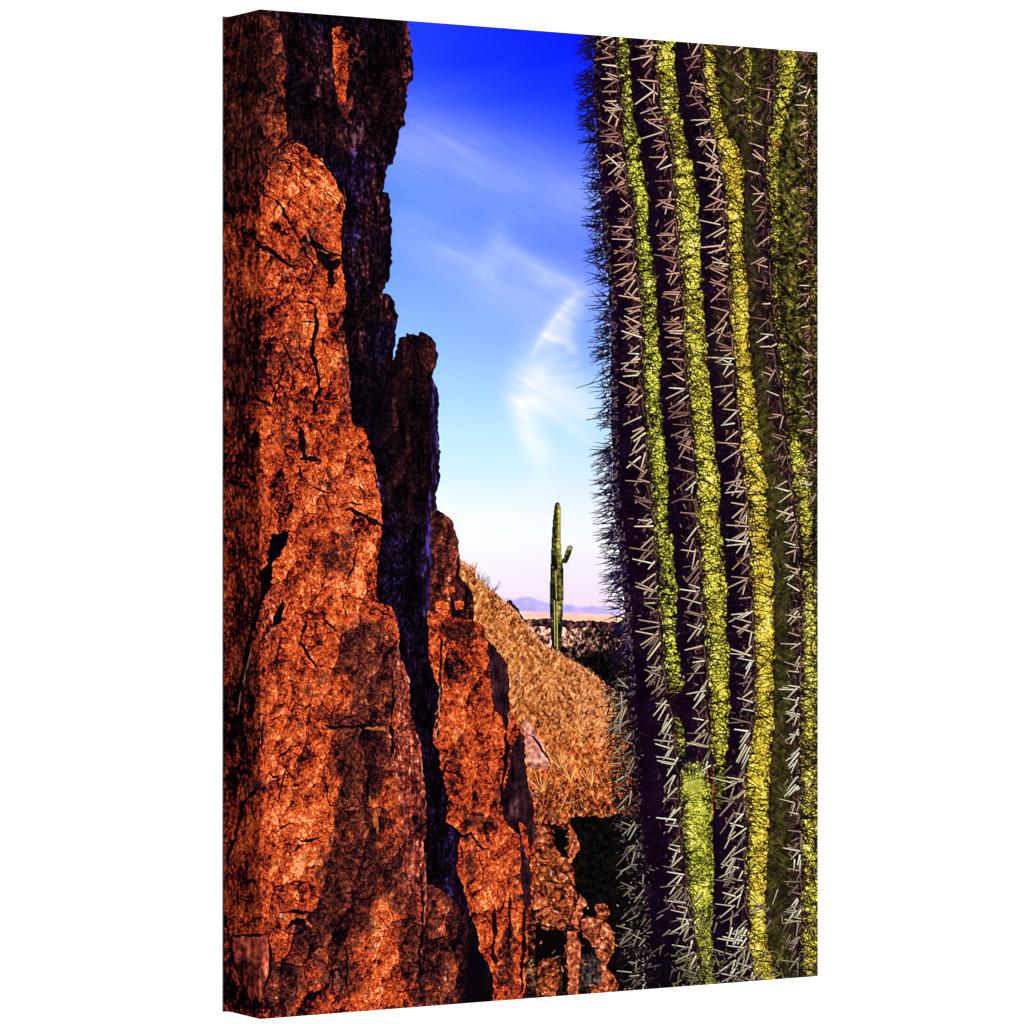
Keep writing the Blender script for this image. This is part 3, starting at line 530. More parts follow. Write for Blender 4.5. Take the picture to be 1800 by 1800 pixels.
rub = [((1000,1450),(1011,1465),(1020,1491),(1000,1521),(1001,1486)), ((1020,1572),(1031,1586),(1015,1626),(1006,1615),(1012,1596)), ((998,1637),(1009,1637),(1021,1661),(1018,1705),(1015,1748),(999,1748),(997,1683)), ((1004,1618),(1014,1612),(1018,1638),(1008,1630)),
       ((942,1452),(956,1452),(962,1462),(952,1468),(944,1462)), ((960,1552),(976,1552),(974,1566),(964,1572)), ((990,1561),(1004,1568),(1008,1576),(1000,1574)), ((966,1582),(972,1590),(974,1604),(968,1596)), ((978,1530),(994,1538),(1000,1546),(984,1546))]
rub += [((1021,1617),(1042,1614),(1060,1618),(1058,1634),(1044,1640),(1040,1646),(1030,1644),(1022,1632)), ((1048,1590),(1062,1588),(1067,1604),(1056,1610),(1046,1602)), ((1056,1622),(1070,1626),(1078,1640),(1072,1652),(1056,1642)), ((1044,1644),(1062,1648),(1074,1660),(1066,1672),(1048,1664)), ((1052,1668),(1068,1674),(1072,1688),(1060,1694),(1050,1682)), ((1056,1692),(1066,1694),(1066,1708),(1058,1706))]
for q in ([(1019,1617),(1032,1611),(1046,1614),(1052,1602),(1060,1590),(1069,1592),(1072,1606),(1064,1620),(1078,1640),(1078,1668),(1071,1688),(1062,1700),(1067,1722),(1056,1714),(1050,1692),(1045,1666),(1034,1652),(1023,1642)],
          [(944,1520),(962,1512),(980,1524),(990,1540),(1004,1552),(1012,1574),(1008,1600),(998,1624),(980,1630),(960,1626),(942,1622),(938,1580)],
          [(942,1456),(958,1450),(968,1462),(974,1484),(984,1500),(998,1512),(1000,1532),(984,1532),(962,1516),(946,1524),(942,1490)],
          [(1030,1700),(1050,1694),(1072,1706),(1088,1730),(1084,1752),(1040,1752)], [(946,1700),(962,1686),(978,1690),(984,1720),(976,1750),(944,1752)]):
    m = poly(q, 1.6, 4)
    put((9, 5, 6), np.clip(blur(m.astype(np.float32), 2.2) * 1.6, 0, 1) * .8)
    put(ramp(np.clip(.56 + .30 * cr_ - .22 * (orx + ory) + .12 * n3 + .08 * n2 - .42 * np.exp(-(er / .12) ** 2) - .1 * line1, 0, 1), [(0, (12, 5, 7)), (.3, (80, 34, 20)), (.6, (154, 70, 36)), (.85, (204, 106, 58)), (1, (232, 160, 110))]), m, RUBBLE)
for k, q in enumerate(rub):
    m = poly(q, .9, 4)
    put((10, 5, 6), np.clip(blur(m.astype(np.float32), 2.2) * 1.6, 0, 1) * .8, RUBBLE)
    tt = .60 + .14 * n3 + .10 * n2 + .06 * n5 + (-.16 * line1 + .1 * c1 if k > 8 else -.06 * worm)
    put(ramp(np.clip(tt, 0, 1), [(0, (16, 6, 8)), (.3, (88, 38, 26)), (.6, (162, 76, 46)), (.85, (212, 118, 76)), (1, (236, 172, 132))]), m, RUBBLE)
put(ramp(np.clip(.45 + .2 * n3 + .1 * n2, 0, 1), [(0, (14, 10, 12)), (.5, (54, 44, 44)), (1, (112, 96, 92))]), poly([(1022,1680),(1040,1674),(1056,1690),(1058,1730),(1022,1734)], 1.5, 5), RUBBLE)
rubm = (ids == RUBBLE).astype(np.float32)
for i in range(90):                                              # splinters and pebbles
    x = RNG.uniform(932, 1100); y = RNG.uniform(1440, 1750)
    if 1016 < x and y < 1580: continue
    a = RNG.normal(-.9, .9); l = RNG.uniform(3, 10)
    c = [(196, 112, 66), (160, 78, 42), (10, 5, 6), (220, 168, 120), (104, 76, 64)][RNG.choice(5, p=[.26, .26, .28, .08, .12])]
    line(img, [(x, y), (x + l * math.cos(a), y + l * math.sin(a))], RNG.uniform(1.5, 3.4), 1, c, .8, mask=rubm)
# ---------------------------------------------------------------- the great saguaro
EDGE = [(1043,40),(1042,100),(1041,142),(1044,190),(1047,244),(1052,300),(1055,347),(1059,423),(1069,495),(1071,540),(1073,639),(1073,716),(1077,818),(1079,907),(1086,944),(1094,1033),(1099,1110),(1103,1187),(1104,1250),(1112,1327),(1118,1400),(1122,1453),(1130,1530),(1132,1632),(1132,1780)]
cm = poly(EDGE + [(1445,1780),(1445,30)], 1.3, 5)
ex = np.interp(IMY, [p[1] for p in EDGE], [p[0] for p in EDGE])
put(np.stack([16 + 2.5 * n9, 4 + 1.2 * n9, 20 + 3 * n9], -1).clip(0, 255), cm, CACTUS)
cmf = cm.astype(np.float32)
def spine(x, y, a, l, w, c, al=1.0, free=False):
    """one spine: dark casing, then the shaft, tapering to its tip"""
    e = (x + l * math.cos(a), y + l * math.sin(a))
    mk = None if free else cmf
    if w > 1.4: line(img, [(x, y), e], w + 2.4, w + 1.4, (9, 4, 10), .9 * al, mask=mk, ids=ids if free else None, idv=CACTUS)
    line(img, [(x, y), e], w, w * .55, c, al, mask=mk, ids=ids if free else None, idv=CACTUS)
R1 = [(1096,40,12),(1095.8,68,14),(1094.6,117,18),(1101,163,15),(1102,206,15),(1106,228,24),(1112.4,270,20),(1120,321,28),(1127.8,354,26),(1126.5,398,18),(1131.6,436,23),(1137,487,27),(1141.8,537,20),(1143,583,22),(1145.7,639,29),(1145.7,677,28),(1147,716,25),(1150.8,754,23),(1156,805,28),(1159.7,851,28),(1161,907,20),(1167.4,957,25),(1171,1000,21),(1173.8,1038,28),(1173.8,1072,25),(1176,1110,20),(1179,1156,25),(1186,1192,27),(1187,1218,16)]
R1b = [(1189,1262,9),(1193,1285,14),(1197,1314,16),(1200,1330,8)]
R1c = [(1217,1343,16),(1219,1358,40),(1220,1377,48),(1222,1415,52),(1223,1443,46),(1226,1484,46),(1230,1530,43),(1231,1576,40),(1233,1607,32),(1236,1645,27),(1240,1683,23),(1245,1725,18),(1246,1770,16)]
R2 = [(1168,40,28),(1168.7,71,28),(1169,117,28),(1176,173,28),(1184,214,25),(1194,257,26),(1200.6,296,31),(1207,347,36),(1209.6,398,33),(1214.7,474,33),(1219.8,537,31),(1222,588,31),(1226,652,33),(1231,703,33),(1234,754,31),(1240,805,32),(1245,843,36),(1245,907,33),(1247,931,31),(1251.7,982,36),(1255.6,1033,38),(1256,1084,32),(1260.7,1136,36),(1263,1187,36),(1264,1238,31),(1264,1289,28),(1264,1320,24),(1264,1350,16)]
R2b = [(1263,1350,20),(1263,1380,22),(1264,1405,18),(1264,1422,10)]
R3 = [(1244,40,16),(1245,81,16),(1246.6,117,20),(1253,168,20),(1258,206,16),(1268,234,23),(1281,262,32),(1288,296,33),(1292,334,29),(1291,385,26),(1294,436,23),(1297,487,26),(1299,537,26),(1301.5,588,23),(1306.7,639,26),(1310.5,677,29),(1313,716,28),(1317,754,24),(1323,805,31),(1329.7,856,31),(1333,907,29),(1336,957,28),(1340,1008,33),(1341,1059,33),(1343.7,1110,31),(1344,1174,28),(1343,1225,28),(1342,1276,30),(1337,1313,34),(1331,1364,38),(1330,1402,38),(1333,1453,30),(1330,1504,33),(1328,1543,33),(1330,1581,28),(1332,1620,26),(1332,1658,28),(1340,1696,30),(1350,1730,26),(1356,1770,20)]
R4 = [(1310,40,12),(1310.5,91,14),(1315.6,130,12),(1314,168,12),(1316,206,13),(1317,232,6)]
R5 = [(1384,40,36),(1383,104,36),(1383,137,34),(1371,193,26),(1363,232,24),(1358,270,22),(1358,321,21),(1362,372,15),(1363,430,13),(1364,485,13),(1366,562,14),(1375.7,626,14),(1381,677,14),(1386,728,16),(1396,790,20),(1406,843,28),(1413,894,28),(1416,940,20),(1419,995,17),(1421.7,1072,22),(1424,1174,24),(1422,1238,25),(1421,1313,26),(1421,1402,26),(1424,1479,25),(1424,1555,26),(1424,1632,28),(1424,1721,26),(1424,1780,26)]
R6 = [(1431,60,14),(1430,200,16),(1428,320,16),(1428,450,18),(1424,520,22),(1425,600,20),(1430,700,12),(1434,800,10)]
def ribw(r, x):
    ys = [p[1] for p in r]
    return np.interp(IMY, ys, [p[0] for p in r]), 1.14 * np.interp(IMY, ys, [p[2] for p in r], left=0, right=0)
# olive flats that face the light less
OLV = [(0, (9, 7, 8)), (.3, (34, 31, 14)), (.6, (82, 78, 28)), (.85, (134, 124, 46)), (1, (182, 166, 74))]
h1, h2 = noise(1.1, 6, .9), noise(1.1, 6, -.9)
hair = np.where(noise(9, 9) > 0, h1, h2)
c3, w3 = ribw(R3, 0); c5, w5 = ribw(R5, 0)
zone = sstep(IMX, c3 + w3 * .35, c3 + w3 * .5 + 6) * np.clip(1 - sstep(IMX, c5 - 44 + 14 * sstep(IMY, 700, 1000), c5 - 10 + 6 * n5), 0, 1)
put(ramp(np.clip(.42 + .06 * hair + .06 * n3 + .05 * n9 - .12 * sstep(IMX, c3 + 34, c3 + 64) * sstep(IMY, 250, 420), 0, 1), OLV), zone * cmf * (.86 + .1 * n20).clip(0, 1))
ec0, _, _, _ = worley(12, 9, 4, n5, n3, -.4)
cell0 = np.exp(-(ec0 / .2) ** 2)
zone = sstep(IMX, c5 - w5 * .4, c5 + 4)
dim = boost([(1400, 300, 34, 150, .12), (1405, 180, 14, 60, .06), (1400, 520, 40, 160, .02), (1420, 950, 24, 60, -.05)])
put(ramp(np.clip(.43 + .10 * hair + .14 * n3 + .05 * n9 + dim - .26 * cell0, 0, 1), OLV), zone * cmf)
for (x0, y0, x1, y1, wd, al) in [(1262, 92, 1296, 232, 24, .7), (1300, 92, 1306, 235, 10, .6), (1262, 540, 1282, 760, 12, .6), (1258, 560, 1262, 640, 14, .5), (1330, 130, 1340, 240, 18, .75)]:
    a = np.zeros((NY, NX), np.float32); line(a, [(x0, y0), (x1, y1)], wd, wd, 1.0)
    put(ramp(np.clip(.36 + .12 * hair + .08 * n3, 0, 1), OLV), blur(a, 4) * al * cmf)
# lit crests
for i in range(5200):                                             # dim spines deep in the shaded grooves
    y = RNG.uniform(55, 1740); x = RNG.uniform(1040, 1345)
    a = RNG.normal(2.7, .7) if RNG.random() < .7 else RNG.uniform(0, 6.28); l = RNG.uniform(4, 15)
    c = [(6, 3, 8), (26, 13, 25), (42, 25, 30), (10, 5, 10)][i % 4]
    line(img, [(x, y), (x + l * math.cos(a), y + l * math.sin(a))], 1.7, .8, c, .7, mask=cmf)
ecell, vcell, ocx, ocy = worley(11.5, 9, 3.4, n3, noise(2.4, 2.4))
ecell2, _, _, _ = worley(15, 10, 4, n5, n3, .5)
cell = np.maximum(np.exp(-(ecell / .20) ** 2) * (.55 + .45 * sstep(n9, -.5, .8)), np.exp(-(ecell2 / .12) ** 2))
YEL = [(0, (14, 10, 8)), (.25, (70, 64, 22)), (.5, (150, 140, 44)), (.72, (208, 194, 66)), (.9, (228, 212, 88)), (1, (242, 230, 136))]
GOLD = [(0, (16, 10, 7)), (.25, (84, 68, 20)), (.5, (170, 144, 42)), (.72, (222, 190, 60)), (.9, (236, 206, 80)), (1, (246, 228, 136))]
GRN = [(0, (12, 11, 8)), (.25, (60, 60, 22)), (.5, (138, 138, 44)), (.72, (192, 190, 64)), (.9, (216, 212, 88)), (1, (234, 230, 136))]
noise_c = noise(6, 22)
def crest(r, rp, lv, cells=.5, soft=2.0, al=1.0):
    c, w = ribw(r, 0)
    d = (IMX - c) / np.maximum(w / 2 + 1.1 * n5 + .7 * n3 + 3.2 * vcell, .5)
    a = np.clip(1 - sstep(np.abs(d), 1 - soft / np.maximum(w / 2, 2), 1 + soft / np.maximum(w / 2, 2)), 0, 1) * (w > 1) * cmf
    t = lv + .05 * n3 + .06 * n9 + .16 * vcell - .08 * (ocx + ocy) + .10 * np.clip(noise_c, -1, 1) - .16 * sstep(d, .35, 1.1) - .10 * sstep(-d, .6, 1.1) - cells * cell
    put(ramp(np.clip(t, 0, 1), rp), a * al)
crest(R1, GRN, .74, .78); crest(R1b, GRN, .5, .7); crest(R1c, GRN, .74, .50)
crest(R2, YEL, .78, .70); crest(R2b, GRN, .40, .6); crest(R3, GOLD, .79, .56)
crest(R4, YEL, .56, .60); crest(R5, YEL, .62 + .16 * sstep(IMY, 740, 860), .66); crest(R6, YEL, .40, .6)
put(ramp(np.clip(.74 + .05 * n3 + .05 * n9, 0, 1), [(0, (20, 20, 10)), (.5, (130, 140, 50)), (1, (214, 204, 84))]), np.clip(boost([(1220, 1380, 17, 30, 1.0)]) * cmf * (.75 + .2 * n5), 0, .8))
for i in range(26):
    x = RNG.uniform(1205, 1240); line(img, [(x, RNG.uniform(1335, 1352)), (x + RNG.normal(0, 3), RNG.uniform(1356, 1376))], 1.6, .8, (22, 16, 10) if i % 3 else (190, 196, 90), .8, mask=cmf)
for p in [[(1243, 1338), (1243, 1362), (1242, 1384)], [(1253, 1345), (1256, 1370), (1252, 1400)], [(1252, 1400), (1253, 1436)], [(1205, 1362), (1210, 1350)]]:
    put((178, 78, 62), field(p, 2.8, .8) * .8 * cmf)
put((168, 52, 66), np.clip(blob(1175, 213, 5, 7) * .8, 0, 1) * sstep(n3, -.5, .5))
put((206, 108, 40), np.clip(blob(1363, 254, 9, 8) * .6, 0, 1))
crest([(1103,226,16),(1112,240,24),(1120,249,16),(1126,253,8)], GRN, .74, .5)

# thin dark spines crossing the lit crests, starting from the line of areoles on their left edge
for r, dens, ln in [(R1, .42, 24), (R1b, .5, 14), (R1c, .46, 30), (R2, .46, 30), (R3, .44, 30), (R4, .4, 14), (R5, .55, 26), (R6, .5, 16), (R2b, .4, 16)]:
    ys = [p[1] for p in r]; n = int((ys[-1] - ys[0]) * dens * .56)
    for i in range(n):
        y = RNG.uniform(ys[0], ys[-1]); k = [np.interp(y, ys, [p[j] for p in r]) for j in (0, 2)]
        if RNG.random() < .72: x = k[0] - k[1] * .5 + RNG.normal(0, 2.5); a = RNG.normal(0, .62)
        else: x = k[0] + k[1] * .5 + RNG.normal(2, 3); a = math.pi + RNG.normal(0, .6)
        line(img, [(x, y), (x + .5 * ln * math.cos(a), y + .5 * ln * math.sin(a)), (x + ln * math.cos(a + .12), y + ln * math.sin(a + .12))], RNG.uniform(1.7, 2.9), .9, (20, 11, 10), .9, mask=cmf)
# fine bristles on the olive flats and at the far right
for i in range(1900):
    y = RNG.uniform(60, 1740); x = RNG.uniform(1330, 1437)
    c3y = np.interp(y, [p[1] for p in R3], [p[0] for p in R3])
    if x < c3y + 12: continue
    a = RNG.normal(-.6, .7) if RNG.random() < .6 else RNG.normal(.7, .6); l = RNG.uniform(5, 15)
    k = RNG.random(); far = x > np.interp(y, [p[1] for p in R5], [p[0] for p in R5]) - 18
    c = (14, 8, 8) if k < (.56 if far else .6) else (104, 92, 40) if k < .70 else (186, 164, 66) if (k < .78 and far) else (60, 40, 34) if k < .92 else (128, 92, 72)
    line(img, [(x, y), (x + l * math.cos(a), y + l * math.sin(a))], 1.5, .7, c, .75 if far else .5, mask=cmf)

# areole lines with their tangles, and the long spines lying over the shaded flanks
PALE = [(212, 162, 136), (186, 136, 116), (226, 188, 158), (146, 100, 90)]
CREAM = [(212, 198, 164), (186, 170, 140), (228, 216, 182), (140, 120, 102)]
def tangle(r, off, wd, n, dark=.45):
    ys = [p[1] for p in r]
    for i in range(n):
        y = RNG.uniform(ys[0], ys[-1]); k = [np.interp(y, ys, [p[j] for p in r]) for j in (0, 2)]
        x = k[0] - k[1] * .5 + off + RNG.normal(0, wd)
        a = RNG.normal(1.5, .5) if RNG.random() < .4 else RNG.uniform(0, 6.28); l = RNG.uniform(3, 12)
        q = RNG.random()
        c = (10, 4, 11) if q < dark + .1 else (54, 29, 32) if q < dark + .36 else (92, 58, 54) if q < dark + .53 else (158, 118, 102)
        line(img, [(x, y), (x + l * math.cos(a), y + l * math.sin(a))], RNG.uniform(1, 2.2), .8, c, .85, mask=cmf)
def stem(r, off, c, al=.75):
    ys = [p[1] for p in r]; y = ys[0]
    while y < ys[-1] - 30:
        l = RNG.uniform(24, 60)
        q = [(np.interp(s, ys, [p[0] - p[2] * .5 for p in r]) + off + RNG.normal(0, 1.6), s) for s in np.linspace(y, y + l, 4)]
        line(img, q, 1.8, 1.3, c, al, mask=cmf); y += l + RNG.uniform(10, 50)
def spines(r, off, step, ln, jx=3.0, y0=0, y1=1760, lim=None):
    ys = [p[1] for p in r]; y = max(ys[0], y0)
    while y < min(ys[-1], y1):
        k = [np.interp(y, ys, [p[j] for p in r]) for j in (0, 2)]
        x = k[0] - k[1] * .5 + off
        f = np.clip((y - 500) / 800, 0, 1)
        k_ = RNG.integers(0, 4); sc_ = tuple(np.array(PALE[k_]) * (1 - f) + np.array(CREAM[k_]) * f)
        for j in range(RNG.integers(1, 4)):
            q = RNG.random()
            if q < .30 + .25 * f: a = math.pi - RNG.normal(.55 + .35 * f, .22)      # down and to the left
            elif q < .62: a = math.pi + RNG.normal(.0, .16)
            elif q < .86: a = math.pi + RNG.normal(.5, .2) * (1 - .6 * f)
            else: a = math.pi - RNG.normal(1.15, .2)
            l = ln * RNG.uniform(.5, 1.15)
            spine(x + RNG.normal(0, jx), y + RNG.normal(0, 3), a, l, RNG.uniform(1.9, 3.1), sc_, RNG.uniform(.75, 1))
        y += step * RNG.uniform(.5, 1.6)
def spill(r, n):
    ys = [p[1] for p in r]
    for i in range(n):
        y = RNG.uniform(ys[0], ys[-1]); k = [np.interp(y, ys, [p[j] for p in r]) for j in (0, 2)]
        sd = -1 if RNG.random() < .62 else 1
        x = k[0] + sd * (k[1] * .5 - abs(RNG.normal(0, 3.2)) + 1); a = RNG.uniform(0, 6.28); l = RNG.uniform(3, 11)
        c = [(14, 8, 10), (24, 15, 10), (64, 40, 30), (44, 50, 16), (112, 84, 62)][RNG.choice(5, p=[.42, .22, .16, .12, .08])]
        line(img, [(x, y), (x + l * math.cos(a), y + l * math.sin(a))], RNG.uniform(1.6, 2.8), 1, c, .85, mask=cmf)
for r_, n_ in [(R1, 900), (R1c, 320), (R2, 900), (R3, 900), (R4, 120), (R5, 900), (R6, 300)]: spill(r_, n_)
R1x = R1[:-1] + [(1194,1262,14),(1200,1314,16),(1206,1340,20)] + R1c[2:]
for r, n in [(R1x, 2500), (R2, 1900), (R3, 2000), (R5, 1700), (R4, 260)]:
    tangle(r, -8, 7.5, n)
    tangle(r, -22, 8, n // 5, .35)
tangle(R2, 40, 6, 260, .7)
R6x = [(1424,60,4),(1422,300,4),(1425,520,4),(1430,760,4),(1436,900,4)]
tangle(R6x, 0, 6, 700); tangle(R5, -4, 6, 500, .55); spines(R6x, -2, 30, 18); stem(R6x, -2, (96, 64, 58), .6)
for i in range(190):                                              # areole stars at the far right
    y = RNG.uniform(80, 1730); x = (np.interp(y, [60, 1760], [1424, 1434]) if RNG.random() < .5 else np.interp(y, [p[1] for p in R5], [p[0] - p[2] * .5 for p in R5])) + RNG.normal(0, 3)
    for j in range(RNG.integers(4, 8)):
        a = RNG.uniform(0, 6.28); l = RNG.uniform(8, 24)
        line(img, [(x, y), (x + l * math.cos(a), y + l * math.sin(a))], 2.0, .8, (18, 10, 12) if j else (128, 88, 74), .8, mask=cmf)
for r in (R1x, R2, R3, R5): stem(r, -5, (124, 88, 82), .6); stem(r, -12, (84, 60, 62), .4); stem(r, -2, (16, 8, 14), .8)
spines(R1x, -9, 14, 34); spines(R2, -8, 15, 35); spines(R3, -8, 15, 34); spines(R5, -8, 30, 25, y0=160); spines(R4, -3, 40, 18)
spines([(1254, 1350, 10), (1254, 1500, 10), (1258, 1740, 10)], 40, 17, 34)
spines(R5, -6, 30, 26, y0=900)
# dark bare hollows between the ribs
for i in range(90):                                              # curved ticks near the base
    x = RNG.uniform(1130, 1430); y = RNG.uniform(1560, 1740); a = RNG.normal(2.2, .5); l = RNG.uniform(8, 30)
    spine(x, y, a, l, RNG.uniform(1.2, 2.4), CREAM[RNG.integers(0, 4)], .6)
put((10, 6, 10), np.clip(boost([(1180, 1730, 60, 26, .6), (1160, 1690, 20, 50, .35), (1300, 1735, 30, 16, .5), (1400, 1720, 22, 26, .55)]), 0, 1) * cmf)
for i in range(260):
    x = RNG.uniform(1180, 1437); y = RNG.uniform(1670, 1745); a = RNG.uniform(0, 6.28); l = RNG.uniform(3, 14)
    line(img, [(x, y), (x + l * math.cos(a), y + l * math.sin(a))], 1.7, 1, [(150, 146, 70), (14, 8, 12), (120, 104, 90), (98, 104, 34)][i % 4], .75, mask=cmf)

# bristling outline on the left
def ez(y): return float(np.interp(y, [p[1] for p in EDGE], [p[0] for p in EDGE]))
for i in range(560):
    y = RNG.uniform(58, 1215); x = ez(y) + RNG.normal(1, 4)
    up_ = y < 480
    a = math.pi + (RNG.normal(-.05, .50) if up_ else RNG.normal(-.30, .42)) ; l = RNG.uniform(7, 30) * (1 if y > 460 else 1.0)
    if y > 900: l *= 1.12
    c = (16, 8, 30) if RNG.random() < .8 else (48, 34, 76)
    line(img, [(x, y), (x + l * math.cos(a), y + l * math.sin(a))], RNG.uniform(1.8, 3.4), .8, c, .95, ids=ids, idv=CACTUS)
for i in range(300):                                              # cross bristles close to the flank
    y = RNG.uniform(58, 1300); x = ez(y) - RNG.uniform(-2, 15); a = RNG.uniform(0, 6.28); l = RNG.uniform(5, 13)
    line(img, [(x, y), (x + l * math.cos(a), y + l * math.sin(a))], 1.7, .9, (18, 9, 28), .9, ids=ids, idv=CACTUS)
for i in range(125):                                              # the longest ones, in tufts
    y = RNG.uniform(70, 1180); x = ez(y) - 2
    for j in range(3):
        a = math.pi + RNG.normal(-.12 if y < 600 else -.38, .34); l = RNG.uniform(24, 36 if y < 420 else 42)
        line(img, [(x, y + RNG.normal(0, 5)), (x + l * math.cos(a), y + l * math.sin(a))], 2.3, .6, (20, 11, 30), .95, ids=ids, idv=CACTUS)
line(img, [(1064, 666), (1040, 674), (1012, 683)], 2.6, .8, (24, 16, 34), 1, ids=ids, idv=CACTUS)
for i in range(420):                                              # pale glints among them
    y = RNG.uniform(400, 1300); x = ez(y) - RNG.uniform(-14, 10); a = RNG.normal(2.5, .6); l = RNG.uniform(3, 9)
    line(img, [(x, y), (x + l * math.cos(a), y + l * math.sin(a))], 1.5, .8, [(108, 92, 128), (150, 120, 110), (70, 56, 96)][i % 3], .7, mask=(ids == CACTUS) if False else None)
for i in range(1500):                                             # lower down, against slope and hollow: a dark thicket
    y = RNG.uniform(1165, 1745); f = RNG.random(); x = ez(y) + 4 - 42 * f * f; a = RNG.normal(2.5, .55); l = RNG.uniform(7, 22)
    q = RNG.random()
    c = (10, 6, 12) if q < .80 else (40, 28, 32) if q < .92 else (78, 62, 56) if q < .98 else (140, 122, 104)
    line(img, [(x, y), (x + l * math.cos(a), y + l * math.sin(a))], RNG.uniform(1.6, 3.0), .8, c, .9, ids=ids, idv=CACTUS)
for i in range(260):                                              # scattered glints on the dark flank
    y = RNG.uniform(1180, 1745); x = ez(y) + RNG.normal(-12, 12); a = RNG.uniform(0, 6.28); l = RNG.uniform(2, 5)
    line(img, [(x, y), (x + l * math.cos(a), y + l * math.sin(a))], 1.7, 1.1, [(120, 104, 94), (80, 66, 66), (160, 142, 120)][i % 3], .7, ids=ids, idv=CACTUS)
for i in range(64):
    y = RNG.uniform(1200, 1740); x = ez(y) - RNG.uniform(-2, 24); a = RNG.normal(2.3, .32) if RNG.random() < .78 else RNG.normal(3.3, .4)
    spine(x, y, a, RNG.uniform(12, 30), RNG.uniform(1.6, 2.5), CREAM[RNG.integers(0, 4)], .66, free=True)
for i in range(300):                                              # flank just inside the outline
    y = RNG.uniform(80, 1740); x = ez(y) + RNG.uniform(2, 14); a = RNG.normal(2.6, .5); l = RNG.uniform(4, 11)
    line(img, [(x, y), (x + l * math.cos(a), y + l * math.sin(a))], 1.8, .9, [(70, 40, 52), (120, 92, 84), (40, 24, 44)][i % 3], .7, mask=cmf)

# ---------------------------------------------------------------- one unbroken region per printed part
def whole(ids):
    """stray specks of a region go to the region they lie in, so that every part of the print is one piece"""
    par = []; runs = []; prev = []
    def find(a):
        while par[a] != a: par[a] = par[par[a]]; a = par[a]
        return a
    for y in range(NY):
        r = ids[y]; c = np.concatenate(([0], np.nonzero(r[1:] != r[:-1])[0] + 1, [NX])); cur = []; k = 0
        for a, b in zip(c[:-1], c[1:]):
            n = len(runs); par.append(n); runs.append((y, a, b, int(r[a]))); cur.append(n)
            while k < len(prev) and runs[prev[k]][2] <= a: k += 1
            q = k
            while q < len(prev) and runs[prev[q]][1] < b:
                if runs[prev[q]][3] == runs[n][3]:
                    u, v = find(prev[q]), find(n)
                    if u != v: par[max(u, v)] = min(u, v)
                q += 1
        prev = cur
    area = {}
    for n, (y, a, b, v) in enumerate(runs): f = find(n); area[f] = area.get(f, 0) + b - a
    best = {}
    for f, ar in area.items():
        v = runs[f][3]
        if ar > area.get(best.get(v, -1), 0): best[v] = f
    for n, (y, a, b, v) in enumerate(runs):
        if find(n) != best[v]: ids[y, a:b] = ids[y, a - 1] if a > 0 else ids[y, min(b, NX - 1)]
for _ in range(2): whole(ids)

# ---------------------------------------------------------------- print sharpening, then the inks
img = np.clip(img, 0, 255)
rk = np.isin(ids, (DARKROCK, TALLROCK, REDROCK, LOWROCK, FRONTROCK, RUBBLE))[..., None]
sh = img + np.where(rk, 1.15, .85) * (img - blur(img, 1.3))
soft = (ids == SKY)[..., None] | (ids == MOUNT)[..., None] | (ids == PLAIN)[..., None]
img = np.clip(np.where(soft, img + .15 * (img - blur(img, 1.6)), sh), 0, 255)
# ---------------------------------------------------------------- the stretched canvas
mp, nn, ll, b = principled("printed_canvas", .85, .0)
at = nn.new("ShaderNodeAttribute"); at.attribute_name = "ink"
ll.new(at.outputs["Color"], b.inputs["Base Color"])
tc = nn.new("ShaderNodeTexCoord")              # linen weave of the cloth
wv = []
for ang in (0, 1):
    mpn = nn.new("ShaderNodeMapping"); mpn.inputs["Rotation"].default_value = (0, math.radians(90) * ang, 0)
    wt = nn.new("ShaderNodeTexWave"); wt.inputs["Scale"].default_value = 420; wt.inputs["Distortion"].default_value = .6
    ll.new(tc.outputs["Object"], mpn.inputs["Vector"]); ll.new(mpn.outputs["Vector"], wt.inputs["Vector"]); wv.append(wt)
mx = nn.new("ShaderNodeMath"); mx.operation = 'MAXIMUM'
ll.new(wv[0].outputs["Fac"], mx.inputs[0]); ll.new(wv[1].outputs["Fac"], mx.inputs[1])
bp = nn.new("ShaderNodeBump"); bp.inputs["Strength"].default_value = .05; bp.inputs["Distance"].default_value = .0003
ll.new(mx.outputs[0], bp.inputs["Height"]); ll.new(bp.outputs["Normal"], b.inputs["Normal"])

root = bpy.data.objects.new("canvas_print", None); sc.collection.objects.link(root)
root.location = A; root.rotation_euler = (0, 0, math.atan2(E.y, E.x)); root.empty_display_size = .1
root["label"] = "tall gallery-wrapped canvas print of red desert rocks and a saguaro, turned against white"
root["category"] = "canvas print"

lin = img / 255.0
lin = np.where(lin <= .04045, lin / 12.92, ((lin + .055) / 1.055) ** 2.4) / EXPO_E
def srgb(c): return np.where(c <= .0031308, c * 12.92, 1.055 * np.maximum(c, 1e-9) ** (1 / 2.4) - .055)
code = np.clip(srgb(lin), 0, 1)

# local frame of the canvas: x along the front, y into the wall, z up
xs = np.arange(NX) + X0 + .0
z1 = FPX / 1775.4 * H; ex_, ey_ = E.x, E.y
k = (xs - 900.0)
u = np.clip((k * z1 - FPX * A.x) / (FPX * ex_ - k * ey_), 0, W)
sx_, sy_ = -N.x, -N.y                            # along the wrap, towards the wall
d = np.clip((k * z1 - FPX * A.x) / (FPX * sx_ - k * sy_), 0, D)
isw = xs < XE
lx = np.where(isw, 0, u); ly = np.where(isw, d, 0)
lx[-1] = W; ly[0] = D
zz = H * (1 - np.arange(NY) / NV)

